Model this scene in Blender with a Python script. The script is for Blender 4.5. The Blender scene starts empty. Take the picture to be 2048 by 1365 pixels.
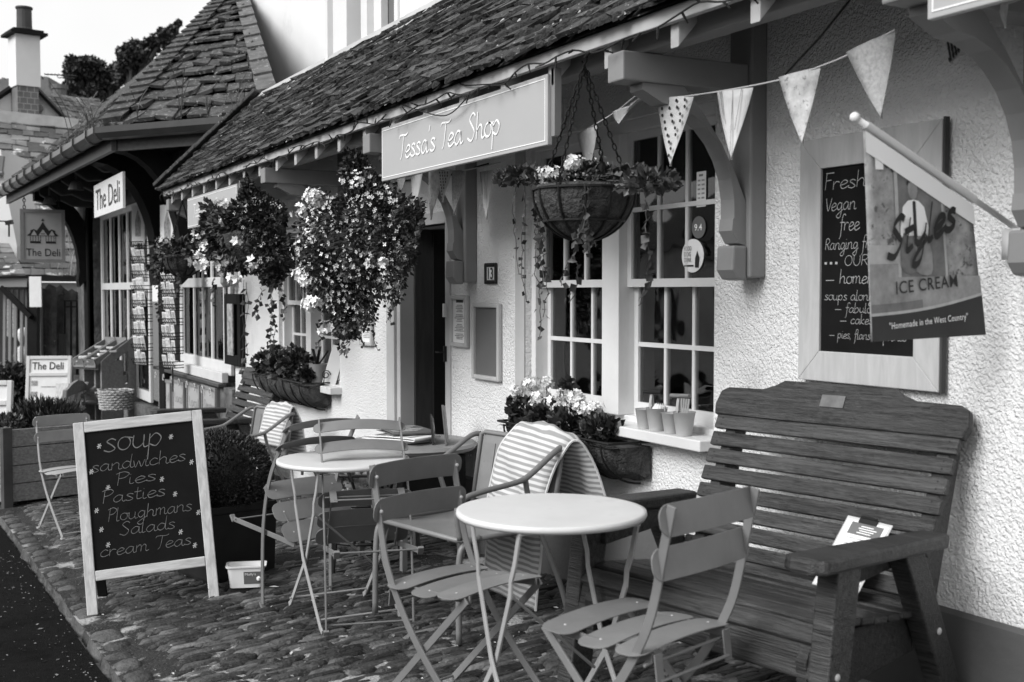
import bpy, math, random
import numpy as np
from mathutils import Vector, Matrix
random.seed(7); RNG = np.random.default_rng(11)
SC = bpy.context.scene; COL = SC.collection
# ---------------------------------------------------------------- camera
FPX = 2350.0; TH = math.radians(28.0); PITCH = math.atan(99.0/FPX); CAM = Vector((0, -2.9, 1.43))
_fh = Vector((-math.cos(TH), math.sin(TH), 0)); RIGHT = Vector((math.sin(TH), math.cos(TH), 0))
FWD = Vector((_fh.x*math.cos(PITCH), _fh.y*math.cos(PITCH), -math.sin(PITCH)))
UP = RIGHT.cross(FWD)
cd = bpy.data.cameras.new('camera'); co = bpy.data.objects.new('camera', cd); COL.objects.link(co)
co.matrix_world = Matrix(((RIGHT.x, UP.x, -FWD.x, CAM.x), (RIGHT.y, UP.y, -FWD.y, CAM.y), (RIGHT.z, UP.z, -FWD.z, CAM.z), (0, 0, 0, 1)))
cd.sensor_width = 36.0; cd.lens = FPX/2048*36.0; cd.clip_start = 0.05; cd.clip_end = 2000
cd.dof.use_dof = True; cd.dof.focus_distance = 5.9; cd.dof.aperture_fstop = 4.5
SC.camera = co
# ---------------------------------------------------------------- world, sun, exposure
SUN_EL, SUN_AZ = math.radians(38), math.radians(172)     # azimuth the light comes from, clockwise from +Y
w = bpy.data.worlds.new("World"); SC.world = w; w.use_nodes = True
nt = w.node_tree; nt.nodes.clear()
sky = nt.nodes.new('ShaderNodeTexSky'); sky.sky_type = 'NISHITA'; sky.sun_disc = False
sky.sun_elevation = SUN_EL; sky.sun_rotation = SUN_AZ; sky.dust_density = 6.0; sky.air_density = 1.6
bw = nt.nodes.new('ShaderNodeRGBToBW')
tc = nt.nodes.new('ShaderNodeTexCoord'); nz = nt.nodes.new('ShaderNodeTexNoise'); nz.inputs['Scale'].default_value = 1.7
nz.inputs['Detail'].default_value = 4
mr = nt.nodes.new('ShaderNodeMapRange'); mr.inputs['From Min'].default_value = .3; mr.inputs['From Max'].default_value = .7
mr.inputs['To Min'].default_value = 0.76; mr.inputs['To Max'].default_value = 1.12
mix = nt.nodes.new('ShaderNodeMath'); mix.operation = 'MULTIPLY_ADD'; mix.inputs[1].default_value = 0.35; mix.inputs[2].default_value = 8.0
mul = nt.nodes.new('ShaderNodeMath'); mul.operation = 'MULTIPLY'
bg = nt.nodes.new('ShaderNodeBackground'); bg.inputs['Strength'].default_value = 0.1
out = nt.nodes.new('ShaderNodeOutputWorld'); L = nt.links.new
L(sky.outputs[0], bw.inputs[0]); L(tc.outputs['Generated'], nz.inputs['Vector']); L(nz.outputs['Fac'], mr.inputs['Value'])
L(bw.outputs[0], mix.inputs[0]); L(mix.outputs[0], mul.inputs[0]); L(mr.outputs[0], mul.inputs[1])
L(mul.outputs[0], bg.inputs['Color']); L(bg.outputs[0], out.inputs['Surface'])
sl = bpy.data.lights.new('sun', 'SUN'); sl.energy = 2.9; sl.angle = math.radians(34); sl.color = (1, 1, 1)
so = bpy.data.objects.new('sun', sl); COL.objects.link(so)
_d = Vector((math.sin(SUN_AZ)*math.cos(SUN_EL), math.cos(SUN_AZ)*math.cos(SUN_EL), math.sin(SUN_EL)))
so.rotation_euler = _d.to_track_quat('Z', 'Y').to_euler()
SC.view_settings.view_transform = 'Standard'; SC.view_settings.look = 'None'
SC.view_settings.exposure = 0.28; SC.view_settings.gamma = 1.0
# ---------------------------------------------------------------- points in the place
def ray(px, py): return FWD + RIGHT*((px-1024)/FPX) + UP*((682.5-py)/FPX)
def wp(px, py, y=0.0):                       # the point seen at px,py on a plane parallel to the shop front
    d = ray(px, py); return CAM + d*((y-CAM.y)/d.y)
def zp(px, py, z): d = ray(px, py); return CAM + d*((z-CAM.z)/d.z)
def xp(px, py, x): d = ray(px, py); return CAM + d*((x-CAM.x)/d.x)
def dp(px, py, dep): return CAM + ray(px, py)*dep
def gz(x, y):                                # the pavement falls along the street and towards the kerb
    xx = max(x, -12.5)
    return .03 + .055*(xx+3.3) + .012*(x-xx) + .075*(min(max(y, -2.1), .3)+1.2)
def V(*a): return Vector(a)
# ---------------------------------------------------------------- mesh builder
class MB:
    def __init__(s): s.v = []; s.f = []; s.m = []
    def add(s, vs, fs, mi=0):
        b = len(s.v); s.v.extend([tuple(v) for v in vs]); s.f.extend([tuple(i+b for i in f) for f in fs]); s.m.extend([mi]*len(fs)); return s
    def bx(s, x0, x1, y0, y1, z0, z1, mi=0, M=None):
        vs = [Vector((x, y, z)) for z in (z0, z1) for y in (y0, y1) for x in (x0, x1)]
        if M is not None: vs = [M @ v for v in vs]
        return s.add(vs, [(0,2,3,1),(4,5,7,6),(0,1,5,4),(2,6,7,3),(0,4,6,2),(1,3,7,5)], mi)
    def hexa(s, p, mi=0):                    # p: 4 points, then the 4 opposite ones
        return s.add(p, [(0,3,2,1),(4,5,6,7),(0,1,5,4),(1,2,6,5),(2,3,7,6),(3,0,4,7)], mi)
    def prism(s, poly, ext, mi=0):
        n = len(poly); e = Vector(ext); a = [Vector(p) for p in poly]
        return s.add(a+[p+e for p in a], [tuple(range(n-1, -1, -1)), tuple(range(n, 2*n))]+[(i, (i+1) % n, n+(i+1) % n, n+i) for i in range(n)], mi)
    def sweep(s, pts, prof, side=None, mi=0, close=False, scale=None):   # prof: (a,b) list; a along side, b along normal
        pts = [Vector(p) for p in pts]; n = len(pts); k = len(prof); vs = []; last = None
        for i, p in enumerate(pts):
            t = (pts[(i+1) % n]-pts[i-1]) if close else (pts[min(i+1, n-1)]-pts[max(i-1, 0)])
            if t.length < 1e-9: t = Vector((0, 0, 1))
            t.normalize()
            if side is not None: sd = Vector(side)
            elif last is None: sd = Vector((0, 0, 1)).cross(t) if abs(t.z) < .9 else Vector((1, 0, 0))
            else: sd = last
            sd = sd - t*sd.dot(t)
            if sd.length < 1e-6: sd = t.orthogonal()
            sd.normalize(); last = sd; nn = t.cross(sd)
            sc = scale[i] if scale else 1
            vs += [p+sd*(a*sc)+nn*(b*sc) for a, b in prof]
        fs = []
        for i in range(n if close else n-1):
            j = (i+1) % n
            fs += [(i*k+q, i*k+(q+1) % k, j*k+(q+1) % k, j*k+q) for q in range(k)]
        if not close: fs += [tuple(range(k-1, -1, -1)), tuple(range((n-1)*k, n*k))]
        return s.add(vs, fs, mi)
    def bar(s, pts, w, h, side=None, mi=0): return s.sweep(pts, [(-w/2,-h/2),(w/2,-h/2),(w/2,h/2),(-w/2,h/2)], side, mi)
    def tube(s, pts, r, n=8, mi=0, close=False, scale=None):
        return s.sweep(pts, [(r*math.cos(2*math.pi*i/n), r*math.sin(2*math.pi*i/n)) for i in range(n)], None, mi, close, scale)
    def lathe(s, prof, c=(0, 0, 0), n=24, mi=0, wob=0):
        vs = []; c = Vector(c)
        for r, z in prof:
            for i in range(n):
                a = 2*math.pi*i/n; rr = r*(1+wob*math.sin(3*a+z*20))
                vs.append(c+Vector((rr*math.cos(a), rr*math.sin(a), z)))
        fs = [(j*n+i, j*n+(i+1) % n, (j+1)*n+(i+1) % n, (j+1)*n+i) for j in range(len(prof)-1) for i in range(n)]
        return s.add(vs, fs, mi)
    def ball(s, c, r, n=8, mi=0, sq=(1, 1, 1)):
        prof = [(max(.001, math.sin(math.pi*i/n))*r, -math.cos(math.pi*i/n)*r) for i in range(n+1)]
        b = len(s.v); s.lathe(prof, (0, 0, 0), n*2, mi)
        for i in range(b, len(s.v)):
            v = s.v[i]; s.v[i] = (c[0]+v[0]*sq[0], c[1]+v[1]*sq[1], c[2]+v[2]*sq[2])
        return s
    def slat(s, ln, ht, th, org, ud, vd, bow=0.0, rr=None, n=14, mi=0):   # a rounded bar of metal bent along its length
        org, ud, vd = Vector(org), Vector(ud).normalized(), Vector(vd).normalized(); nd = ud.cross(vd)
        rr = ht*.42 if rr is None else rr; vs = []; xs = []
        for i in range(6): xs.append(-ln/2+rr*(1-math.cos(i/5*math.pi/2)))
        for i in range(1, n): xs.append(-ln/2+rr+(ln-2*rr)*i/n)
        xs += [-x for x in xs[5::-1]]
        for x in xs:
            d = max(0, abs(x)-(ln/2-rr)); hh = ht/2-rr+math.sqrt(max(0, rr*rr-d*d)); b = bow*(1-(2*x/ln)**2)
            for vv, tt in ((-hh, 0), (hh, 0), (hh, th), (-hh, th)): vs.append(org+ud*x+vd*vv+nd*(b+tt))
        k = len(xs); fs = [(i*4+q, i*4+(q+1) % 4, i*4+4+(q+1) % 4, i*4+4+q) for i in range(k-1) for q in range(4)]
        return s.add(vs, fs+[(3, 2, 1, 0), tuple(range(4*k-4, 4*k))], mi)
def obj(name, mb, mats, parent=None, bevel=0, smooth=False, sub=0):
    me = bpy.data.meshes.new(name)
    me.from_pydata(mb.v, [], mb.f); me.update()
    for m in (mats if isinstance(mats, (list, tuple)) else [mats]): me.materials.append(m)
    if any(mb.m): me.polygons.foreach_set('material_index', mb.m)
    if smooth: me.polygons.foreach_set('use_smooth', [True]*len(mb.f))
    o = bpy.data.objects.new(name, me); COL.objects.link(o)
    if parent: o.parent = parent
    if bevel:
        b = o.modifiers.new('bevel', 'BEVEL'); b.width = bevel; b.segments = 2; b.limit_method = 'ANGLE'; b.angle_limit = math.radians(40)
    return o
def tag(o, label=None, cat=None, group=None, kind=None):
    if label: o['label'] = label
    if cat: o['category'] = cat
    if group: o['group'] = group
    if kind: o['kind'] = kind
    return o
def thing(name, label, cat, loc=(0, 0, 0), rz=0.0, group=None, rot=None):
    o = bpy.data.objects.new(name, None); COL.objects.link(o); o.location = loc; o.rotation_euler = rot if rot else (0, 0, rz)
    o.empty_display_size = .1
    return tag(o, label, cat, group)
def dup(o, loc, rz=None, label=None, rot=None):
    r = o.copy(); COL.objects.link(r); r.location = loc
    if rz is not None: r.rotation_euler = (0, 0, rz)
    if rot is not None: r.rotation_euler = rot
    if label: r['label'] = label
    for ch in o.children:
        c = ch.copy(); COL.objects.link(c); c.parent = r
        for g in ch.children:
            d = g.copy(); COL.objects.link(d); d.parent = c
    return r
# ---------------------------------------------------------------- materials (the photograph is black and white)
def M(name, v, rough=.7, var=.15, vs=5.0, bump=0.0, bs=60.0, bd=.01, spots=None, grain=None, metal=0.0, spec=.4, vor=False, coat=0.0, orand=0.0):
    m = bpy.data.materials.new(name); m.use_nodes = True; nt = m.node_tree; N = nt.nodes; L = nt.links.new
    p = N['Principled BSDF']; p.inputs['Roughness'].default_value = rough; p.inputs['Metallic'].default_value = metal
    p.inputs['Specular IOR Level'].default_value = spec; p.inputs['Coat Weight'].default_value = coat
    tc = N.new('ShaderNodeTexCoord'); src = tc.outputs['Object']
    if grain:
        mp = N.new('ShaderNodeMapping'); mp.inputs['Scale'].default_value = grain; L(src, mp.inputs['Vector']); gsrc = mp.outputs['Vector']
    else: gsrc = src
    n1 = N.new('ShaderNodeTexNoise'); n1.inputs['Scale'].default_value = vs; n1.inputs['Detail'].default_value = 5; n1.inputs['Roughness'].default_value = .6
    if grain: n1.inputs['Distortion'].default_value = .6
    L(gsrc, n1.inputs['Vector'])
    r = N.new('ShaderNodeMapRange'); r.inputs['From Min'].default_value = .3; r.inputs['From Max'].default_value = .7
    r.inputs['To Min'].default_value = v*(1-var); r.inputs['To Max'].default_value = v*(1+var); L(n1.outputs['Fac'], r.inputs['Value'])
    val = r.outputs[0]
    for sp in (spots or []):
        sv, ss, st = sp[:3]; sw = sp[3] if len(sp) > 3 else .04
        n2 = N.new('ShaderNodeTexNoise'); n2.inputs['Scale'].default_value = ss; n2.inputs['Detail'].default_value = 6; n2.inputs['Roughness'].default_value = .65
        L(src, n2.inputs['Vector'])
        r2 = N.new('ShaderNodeMapRange'); r2.inputs['From Min'].default_value = st; r2.inputs['From Max'].default_value = st+sw; L(n2.outputs['Fac'], r2.inputs['Value'])
        mx = N.new('ShaderNodeMix'); mx.data_type = 'FLOAT'; L(r2.outputs[0], mx.inputs['Factor']); L(val, mx.inputs['A']); mx.inputs['B'].default_value = sv
        val = mx.outputs['Result']
    if orand:
        oi = N.new('ShaderNodeObjectInfo'); r3 = N.new('ShaderNodeMapRange'); r3.inputs['To Min'].default_value = 1-orand; r3.inputs['To Max'].default_value = 1+orand; L(oi.outputs['Random'], r3.inputs['Value'])
        m3 = N.new('ShaderNodeMath'); m3.operation = 'MULTIPLY'; L(val, m3.inputs[0]); L(r3.outputs[0], m3.inputs[1]); val = m3.outputs[0]
    cc = N.new('ShaderNodeCombineColor')
    for i in range(3): L(val, cc.inputs[i])
    L(cc.outputs[0], p.inputs['Base Color'])
    if bump:
        b = N.new('ShaderNodeBump'); b.inputs['Strength'].default_value = bump; b.inputs['Distance'].default_value = bd
        if vor:
            n3 = N.new('ShaderNodeTexVoronoi'); n3.inputs['Scale'].default_value = bs; n3.feature = 'SMOOTH_F1'
            n4 = N.new('ShaderNodeTexNoise'); n4.inputs['Scale'].default_value = bs*.6; n4.inputs['Detail'].default_value = 4
            ad = N.new('ShaderNodeVectorMath'); ad.operation = 'MULTIPLY_ADD'; ad.inputs[1].default_value = (.03, .03, .03)
            L(src, n4.inputs['Vector']); L(n4.outputs['Color'], ad.inputs[0]); L(src, ad.inputs[2]); L(ad.outputs[0], n3.inputs['Vector'])
            s2 = N.new('ShaderNodeMath'); s2.operation = 'SUBTRACT'; L(n4.outputs['Fac'], s2.inputs[0]); L(n3.outputs['Distance'], s2.inputs[1])
            L(s2.outputs[0], b.inputs['Height'])
        else:
            n3 = N.new('ShaderNodeTexNoise'); n3.inputs['Scale'].default_value = bs; n3.inputs['Detail'].default_value = 4
            L(gsrc, n3.inputs['Vector']); L(n3.outputs['Fac'], b.inputs['Height'])
        L(b.outputs[0], p.inputs['Normal'])
    return m
def glass(name, v=.02):
    m = bpy.data.materials.new(name); m.use_nodes = True; nt = m.node_tree; N = nt.nodes; L = nt.links.new
    N.remove(N['Principled BSDF']); o = N['Material Output']
    t = N.new('ShaderNodeBsdfTransparent'); t.inputs[0].default_value = (.75, .75, .75, 1)
    g = N.new('ShaderNodeBsdfGlossy'); g.inputs['Roughness'].default_value = .03; g.inputs[0].default_value = (.9, .9, .9, 1)
    f = N.new('ShaderNodeFresnel'); f.inputs[0].default_value = 1.85
    tcn = N.new('ShaderNodeTexCoord'); nn = N.new('ShaderNodeTexNoise'); nn.inputs['Scale'].default_value = 3.0
    bb = N.new('ShaderNodeBump'); bb.inputs['Strength'].default_value = .25; bb.inputs['Distance'].default_value = .02
    L(tcn.outputs['Object'], nn.inputs['Vector']); L(nn.outputs['Fac'], bb.inputs['Height']); L(bb.outputs[0], g.inputs['Normal'])
    mx = N.new('ShaderNodeMixShader'); L(f.outputs[0], mx.inputs[0]); L(t.outputs[0], mx.inputs[1]); L(g.outputs[0], mx.inputs[2]); L(mx.outputs[0], o.inputs['Surface'])
    return m
m_wall = M('roughcast_paint', .72, .85, .06, 1.3, bump=.9, bs=105, bd=.010, vor=True, spots=[(.56, 1.6, .60, .16), (.40, 7, .70, .05), (.12, 26, .755, .02)])
m_smooth = M('smooth_render', .60, .8, .08, .8, bump=.1, bs=30)
m_white = M('white_gloss_paint', .62, .38, .06, 4, bump=.12, bs=40, spots=[(.40, 9, .66, .08), (.16, 60, .74, .02)])
m_trim = M('grey_cream_paint', .21, .5, .08, 3, bump=.08, bs=50)
m_fascia = M('cream_timber_paint', .42, .55, .12, 2.5, bump=.1, bs=40)
m_plinth = M('plinth_paint', .085, .7, .12, 2, bump=.2, bs=30)
m_dark = M('black_stain', .007, .7, .3, 6, bump=.1, spec=.15)
m_iron = M('black_iron', .010, .5, .3, 20, spec=.25)
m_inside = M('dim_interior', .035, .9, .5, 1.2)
m_slate = [M('slate_tone_%s' % n, v, .75, .35, 14, bump=.6, bs=45, bd=.012, spots=[(.008, 22, .53, .06), (.30, 44, .62, .05)]) for n, v in (('dark', .020), ('mid', .034), ('pale', .055))]
m_slate2 = [M('old_slate_%s' % n, v, .75, .35, 9, bump=.6, bs=30, bd=.015, spots=[(.010, 9, .50, .08), (.12, 6, .58, .08), (.40, 24, .615, .04)]) for n, v in (('dark', .022), ('mid', .038), ('pale', .06))]
m_slate3 = [M('cottage_slate_%s' % n, v, .8, .3, 3, bump=.5, bs=12, bd=.02, spots=[(.55, 2.6, .60, .05)]) for n, v in (('dark', .06), ('mid', .10), ('pale', .16))]
m_moss = M('roof_moss', .022, .95, .6, 40, bump=.8, bs=120)
m_lead = M('lead_flashing', .34, .6, .15, 4, bump=.2, bs=20)
m_sign = M('sign_board_paint', .36, .45, .05, 2)
m_letter = M('white_lettering', .80, .5, .02)
m_ink = M('black_lettering', .012, .5, .1)
m_signgrey = M('slate_grey_board', .12, .5, .1, 4)
m_wood = M('varnished_pine', .034, .42, .75, 9, bump=.55, bs=30, grain=(.5, 9, 9), spots=[(.050, 3.0, .56, .12), (.006, 7, .67, .04), (.12, 24, .70, .05)], spec=.35, orand=.28)  # broad lighter patches put sun sheen into the colour; dark spots are knots
m_pale = M('pale_pine', .44, .6, .25, 7, bump=.15, bs=30, grain=(6, 6, .6), spots=[(.16, 6, .70, .05)])
m_oldwood = M('weathered_boards', .19, .8, .4, 7, bump=.4, bs=25, grain=(.7, 5, 9))
m_teak = M('grey_teak', .22, .75, .3, 8, bump=.2, bs=30, grain=(4, 4, 1))
m_metal = M('grey_enamel', .165, .42, .12, 7, bump=.05, bs=90, spots=[(.03, 55, .715, .02), (.2, 9, .66, .1)], spec=.4, orand=.12)
m_metal_pale = M('pale_grey_enamel', .32, .42, .12, 8, spots=[(.05, 60, .70, .02)], spec=.4)
m_table = M('white_enamel', .56, .4, .07, 5, bump=.04, bs=40, spots=[(.10, 42, .735, .015), (.48, 5, .6, .15)])
m_board = M('chalkboard', .006, .8, .5, 3, spec=.12)
m_chalk = M('chalk', .14, .95, .35, 60)
m_chalk2 = M('chalk_bright', .36, .95, .2, 60)
m_leaf = M('foliage', .036, .5, .6, 9, spec=.35)
m_leaf2 = M('foliage_light', .10, .5, .5, 9, spec=.35)
m_leafd = M('foliage_dark', .022, .5, .5, 9, spec=.3)
m_petal = M('white_petals', .75, .7, .12, 20)
m_petal2 = M('pale_petals', .42, .7, .25, 20)
m_stem = M('stems', .05, .7, .3)
m_coir = M('coir_liner', .05, .95, .6, 30, bump=1.0, bs=90, bd=.02)
m_stone = M('rubble_stone', .10, .9, .5, 5, bump=.9, bs=14, bd=.03, spots=[(.25, 9, .64, .05)])
m_cob = [M('cobble_%s' % n, v, rg, .5, 16, bump=.8, bs=60, bd=.010, spots=[(.13, 24, .66, .06), (.01, 34, .66, .05)], spec=.35) for n, v, rg in (('dark', .018, .42), ('mid', .034, .48), ('pale', .062, .55), ('bright', .11, .6))]
m_mortar = M('mortar_and_grit', .018, .95, .6, 8, bump=1.0, bs=70, bd=.015, spots=[(.30, 3.2, .52, .08), (.3, 90, .63, .04)])
m_asph = M('asphalt', .007, .95, .3, 30, bump=.8, bs=160, bd=.012, spots=[(.05, 110, .66, .03), (.004, 3, .55, .1)], spec=.06)
m_gut = M('black_gutter', .03, .3, .2, 8, spec=.5)
m_brick = M('red_brick', .12, .85, .25, 3)
m_paper = M('paper', .72, .8, .06, 9)
m_greyp = M('printed_grey', .28, .7, .6, 25)
m_cloth = M('bunting_cloth', .55, .9, .1, 9, bump=.2, bs=120)
m_string = M('string', .45, .9, .1)
m_basket = M('wicker', .16, .85, .4, 25, bump=.5, bs=60)
m_zinc = M('zinc', .38, .45, .12, 8)
m_glass = glass('window_glass')
# ---------------------------------------------------------------- lettering
_fc = {}
def font_mesh(body, shear=0.0, space=1.0, off=0.0):
    k = (body, shear, space, off)
    if k not in _fc:
        c = bpy.data.curves.new('lettering', 'FONT'); c.body = body; c.shear = shear; c.space_character = space; c.offset = off; c.resolution_u = 3
        o = bpy.data.objects.new('lettering', c); COL.objects.link(o)
        bpy.context.view_layer.update(); ev = o.evaluated_get(bpy.context.evaluated_depsgraph_get()); me = ev.to_mesh()
        vs = [v.co.copy() for v in me.vertices]; fs = [tuple(p.vertices) for p in me.polygons]; ev.to_mesh_clear()
        COL.objects.unlink(o); bpy.data.objects.remove(o); bpy.data.curves.remove(c)
        x0, x1 = min(v.x for v in vs), max(v.x for v in vs); y0, y1 = min(v.y for v in vs), max(v.y for v in vs)
        _fc[k] = ([((v.x-x0)/(x1-x0), (v.y-y0)/(y1-y0)) for v in vs], fs)
    return _fc[k]
def font_text(mb, body, org, u, v, W_, H_, lift=.002, shear=0.0, space=1.0, off=0.0, mi=0):
    """print BODY into the rectangle of width W_ and height H_ whose lower left corner is org (u, v unit vectors of the surface)"""
    uv, fs = font_mesh(body, shear, space, off); u, v = Vector(u).normalized(), Vector(v).normalized(); n = u.cross(v)
    mb.add([Vector(org)+u*(a*W_)+v*(b*H_)+n*lift for a, b in uv], fs, mi)
def circ(cx, cy, rx, ry, a0=90, a1=450, n=9): return [(cx+rx*math.cos(math.radians(a0+(a1-a0)*i/n)), cy+ry*math.sin(math.radians(a0+(a1-a0)*i/n))) for i in range(n+1)]
GL = {
 'a': ([[(.9,.85),(.5,1),(.12,.6),(.14,.2),(.42,0),(.8,.35),(.9,.95),(.9,.25),(1.05,0),(1.3,.18)]], 1.15),
 'b': ([[(.1,2),(.1,.1),(.5,0),(.9,.4),(.7,.95),(.35,.9),(.1,.55)]], 1.1), 'c': ([[(.85,.8),(.5,1),(.1,.6),(.15,.15),(.5,0),(1,.25)]], .95),
 'd': ([[(.85,.8),(.45,1),(.08,.5),(.35,0),(.75,.2),(.9,.8),(.97,2),(.92,.3),(1.1,0),(1.3,.15)]], 1.15),
 'e': ([[(.05,.4),(.6,.55),(.85,.78),(.5,1),(.12,.6),(.2,.1),(.5,0),(1.05,.3)]], .95),
 'f': ([[(.95,1.8),(.65,2),(.4,1.6),(.35,0),(.3,-.7),(.1,-1)],[(.05,1),(.8,1)]], .8),
 'g': ([[(.85,.85),(.45,1),(.1,.5),(.4,.05),(.8,.4),(.88,1),(.85,-.6),(.5,-1),(.1,-.75),(.5,-.35),(1.2,.12)]], 1.1),
 'h': ([[(.12,2),(.1,0)],[(.1,.6),(.5,1),(.8,.8),(.8,.2),(.95,0),(1.2,.15)]], 1.1), 'i': ([[(.1,1),(.1,.2),(.25,0),(.45,.12)],[(.1,1.4),(.13,1.5)]], .45),
 'k': ([[(.1,2),(.1,0)],[(.75,1),(.12,.45),(.8,0)]], .9), 'l': ([[(.12,2),(.1,.25),(.25,0),(.45,.12)]], .45),
 'm': ([[(.1,1),(.1,0)],[(.1,.6),(.4,1),(.6,.8),(.6,0)],[(.6,.6),(.9,1),(1.12,.8),(1.12,.2),(1.25,0),(1.5,.12)]], 1.42),
 'n': ([[(.1,1),(.1,0)],[(.1,.6),(.5,1),(.8,.8),(.8,.2),(.95,0),(1.2,.12)]], 1.1), 'o': ([circ(.5,.5,.42,.5)+[(.7,.95),(1.1,.85)]], 1.02),
 'p': ([[(.1,1),(.1,-1)],[(.1,.6),(.5,1),(.9,.6),(.6,.02),(.15,.2)]], 1.1), 'q': ([[(.85,.85),(.45,1),(.1,.5),(.4,.02),(.8,.4),(.88,1),(.88,-1),(1.05,-.7)]], 1.1), 'r': ([[(.1,1),(.1,0)],[(.1,.55),(.4,.95),(.75,.85)]], .8),
 's': ([[(.75,.85),(.45,1),(.15,.8),(.5,.5),(.75,.2),(.4,0),(.0,.15)]], .85), 't': ([[(.3,1.7),(.28,.25),(.45,0),(.75,.15)],[(0,1.05),(.65,1.1)]], .75),
 'u': ([[(.1,1),(.1,.3),(.4,0),(.8,.35),(.8,1),(.82,.2),(.95,0),(1.2,.12)]], 1.1), 'v': ([[(.05,1),(.4,0),(.75,1)]], .8),
 'w': ([[(.05,1),(.3,0),(.6,.9),(.9,0),(1.2,1)]], 1.25), 'y': ([[(.1,1),(.15,.4),(.45,.1),(.8,.5),(.85,1),(.8,-.6),(.5,-1),(.15,-.8),(.5,-.3),(1.1,.2)]], 1.05),
 'S': ([[(1.0,1.75),(.65,2),(.25,1.6),(.6,1.1),(.95,.6),(.6,0),(.05,.25)]], 1.15), 'T': ([[(0,1.7),(.2,1.95),(1.1,1.88),(1.45,2.05)],[(.75,1.9),(.6,.4),(.35,-.05)]], 1.12),
 'P': ([[(.25,2),(.2,0)],[(0,1.75),(.6,2),(1.05,1.6),(.7,1.1),(.25,1)]], 1.05), 'F': ([[(.2,2),(.15,0)],[(.1,2),(1,2)],[(.15,1.1),(.75,1.15)]], .95),
 'V': ([[(0,1.7),(.5,0),(1,1.7)]], 1.0), 'R': ([[(.15,1.7),(.1,0)],[(.1,1.65),(.6,1.75),(.9,1.35),(.6,.95),(.15,.85)],[(.4,.9),(.9,0)]], 1.0),
 'O': ([circ(.55,.85,.5,.85)], 1.2), 'U': ([[(.1,1.7),(.1,.5),(.5,0),(.9,.5),(.9,1.7)]], 1.1), "'": ([[(.15,2.1),(.05,1.6)]], .3), '.': ([[(.1,.35),(.2,.3),(.12,.25)]], .4),
 '-': ([[(0,.5),(1.4,.52)]], 1.6), '&': ([[(.9,0),(.2,1.2),(.5,1.6),(.7,1.2),(.1,.4),(.4,0),(.9,.6)]], 1.0), ',': ([[(.15,.1),(.05,-.3)]], .4),
 '*': ([[(0,.5),(.8,.6)],[(.15,.1),(.6,1)],[(.2,.95),(.6,.1)]], 1.1), 'D': ([[(.15,2),(.12,0)],[(0,1.9),(.8,1.9),(1.1,1),(.7,.1),(.1,0)]], 1.2), ' ': ([], .7)}
def catmull(P, k=5):
    if len(P) < 3: return P
    Q = [P[0]]+list(P)+[P[-1]]; R = []
    for i in range(1, len(Q)-2):
        a, b, c, d = Q[i-1], Q[i], Q[i+1], Q[i+2]
        for j in range(k):
            t = j/k; R.append(tuple(.5*(2*b[q]+(c[q]-a[q])*t+(2*a[q]-5*b[q]+4*c[q]-d[q])*t*t+(3*b[q]-a[q]-3*c[q]+d[q])*t**3) for q in (range(len(b)))))
    R.append(tuple(P[-1])); return R
def script_width(t): return sum(GL[c][1] for c in t)
def script(mb, text, org, u, v, size, slant=.25, pen=.12, contrast=.0, nib=.9, lift=.002, sx=1.0, jit=0.0, rise=0.0, mi=0):
    """write TEXT by hand: size is the height of an x, pen the stroke width in the same unit; contrast thins strokes along the nib"""
    u, v = Vector(u).normalized(), Vector(v).normalized(); n = u.cross(v); org = Vector(org); x0 = 0.0
    for ch in text:
        strokes, adv = GL[ch]; jy = random.uniform(-jit, jit)
        for st in strokes:
            P = catmull(st, 4); P = [((x0+x)*sx+y*slant, y+jy+rise*(x0+x)) for x, y in P]; vs = []
            for i, (x, y) in enumerate(P):
                a, b = P[max(0, i-1)], P[min(len(P)-1, i+1)]; tx, ty = b[0]-a[0], b[1]-a[1]; l = math.hypot(tx, ty) or 1; tx, ty = tx/l, ty/l
                wd = pen*(1-contrast+contrast*abs(tx*math.sin(nib)-ty*math.cos(nib)))*random.uniform(1-jit, 1+jit)/2
                for sg in (-1, 1):
                    q = (x-ty*wd*sg, y+tx*wd*sg); vs.append(org+u*(q[0]*size)+v*(q[1]*size)+n*lift)
            mb.add(vs, [(2*i, 2*i+1, 2*i+3, 2*i+2) for i in range(len(P)-1)], mi)
        x0 += adv
def fit_script(mb, text, org, u, v, width, height, **k):
    """height is that of an x, width that of the whole text"""
    script(mb, text, org, u, v, height, sx=width/height/script_width(text), **k)
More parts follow.
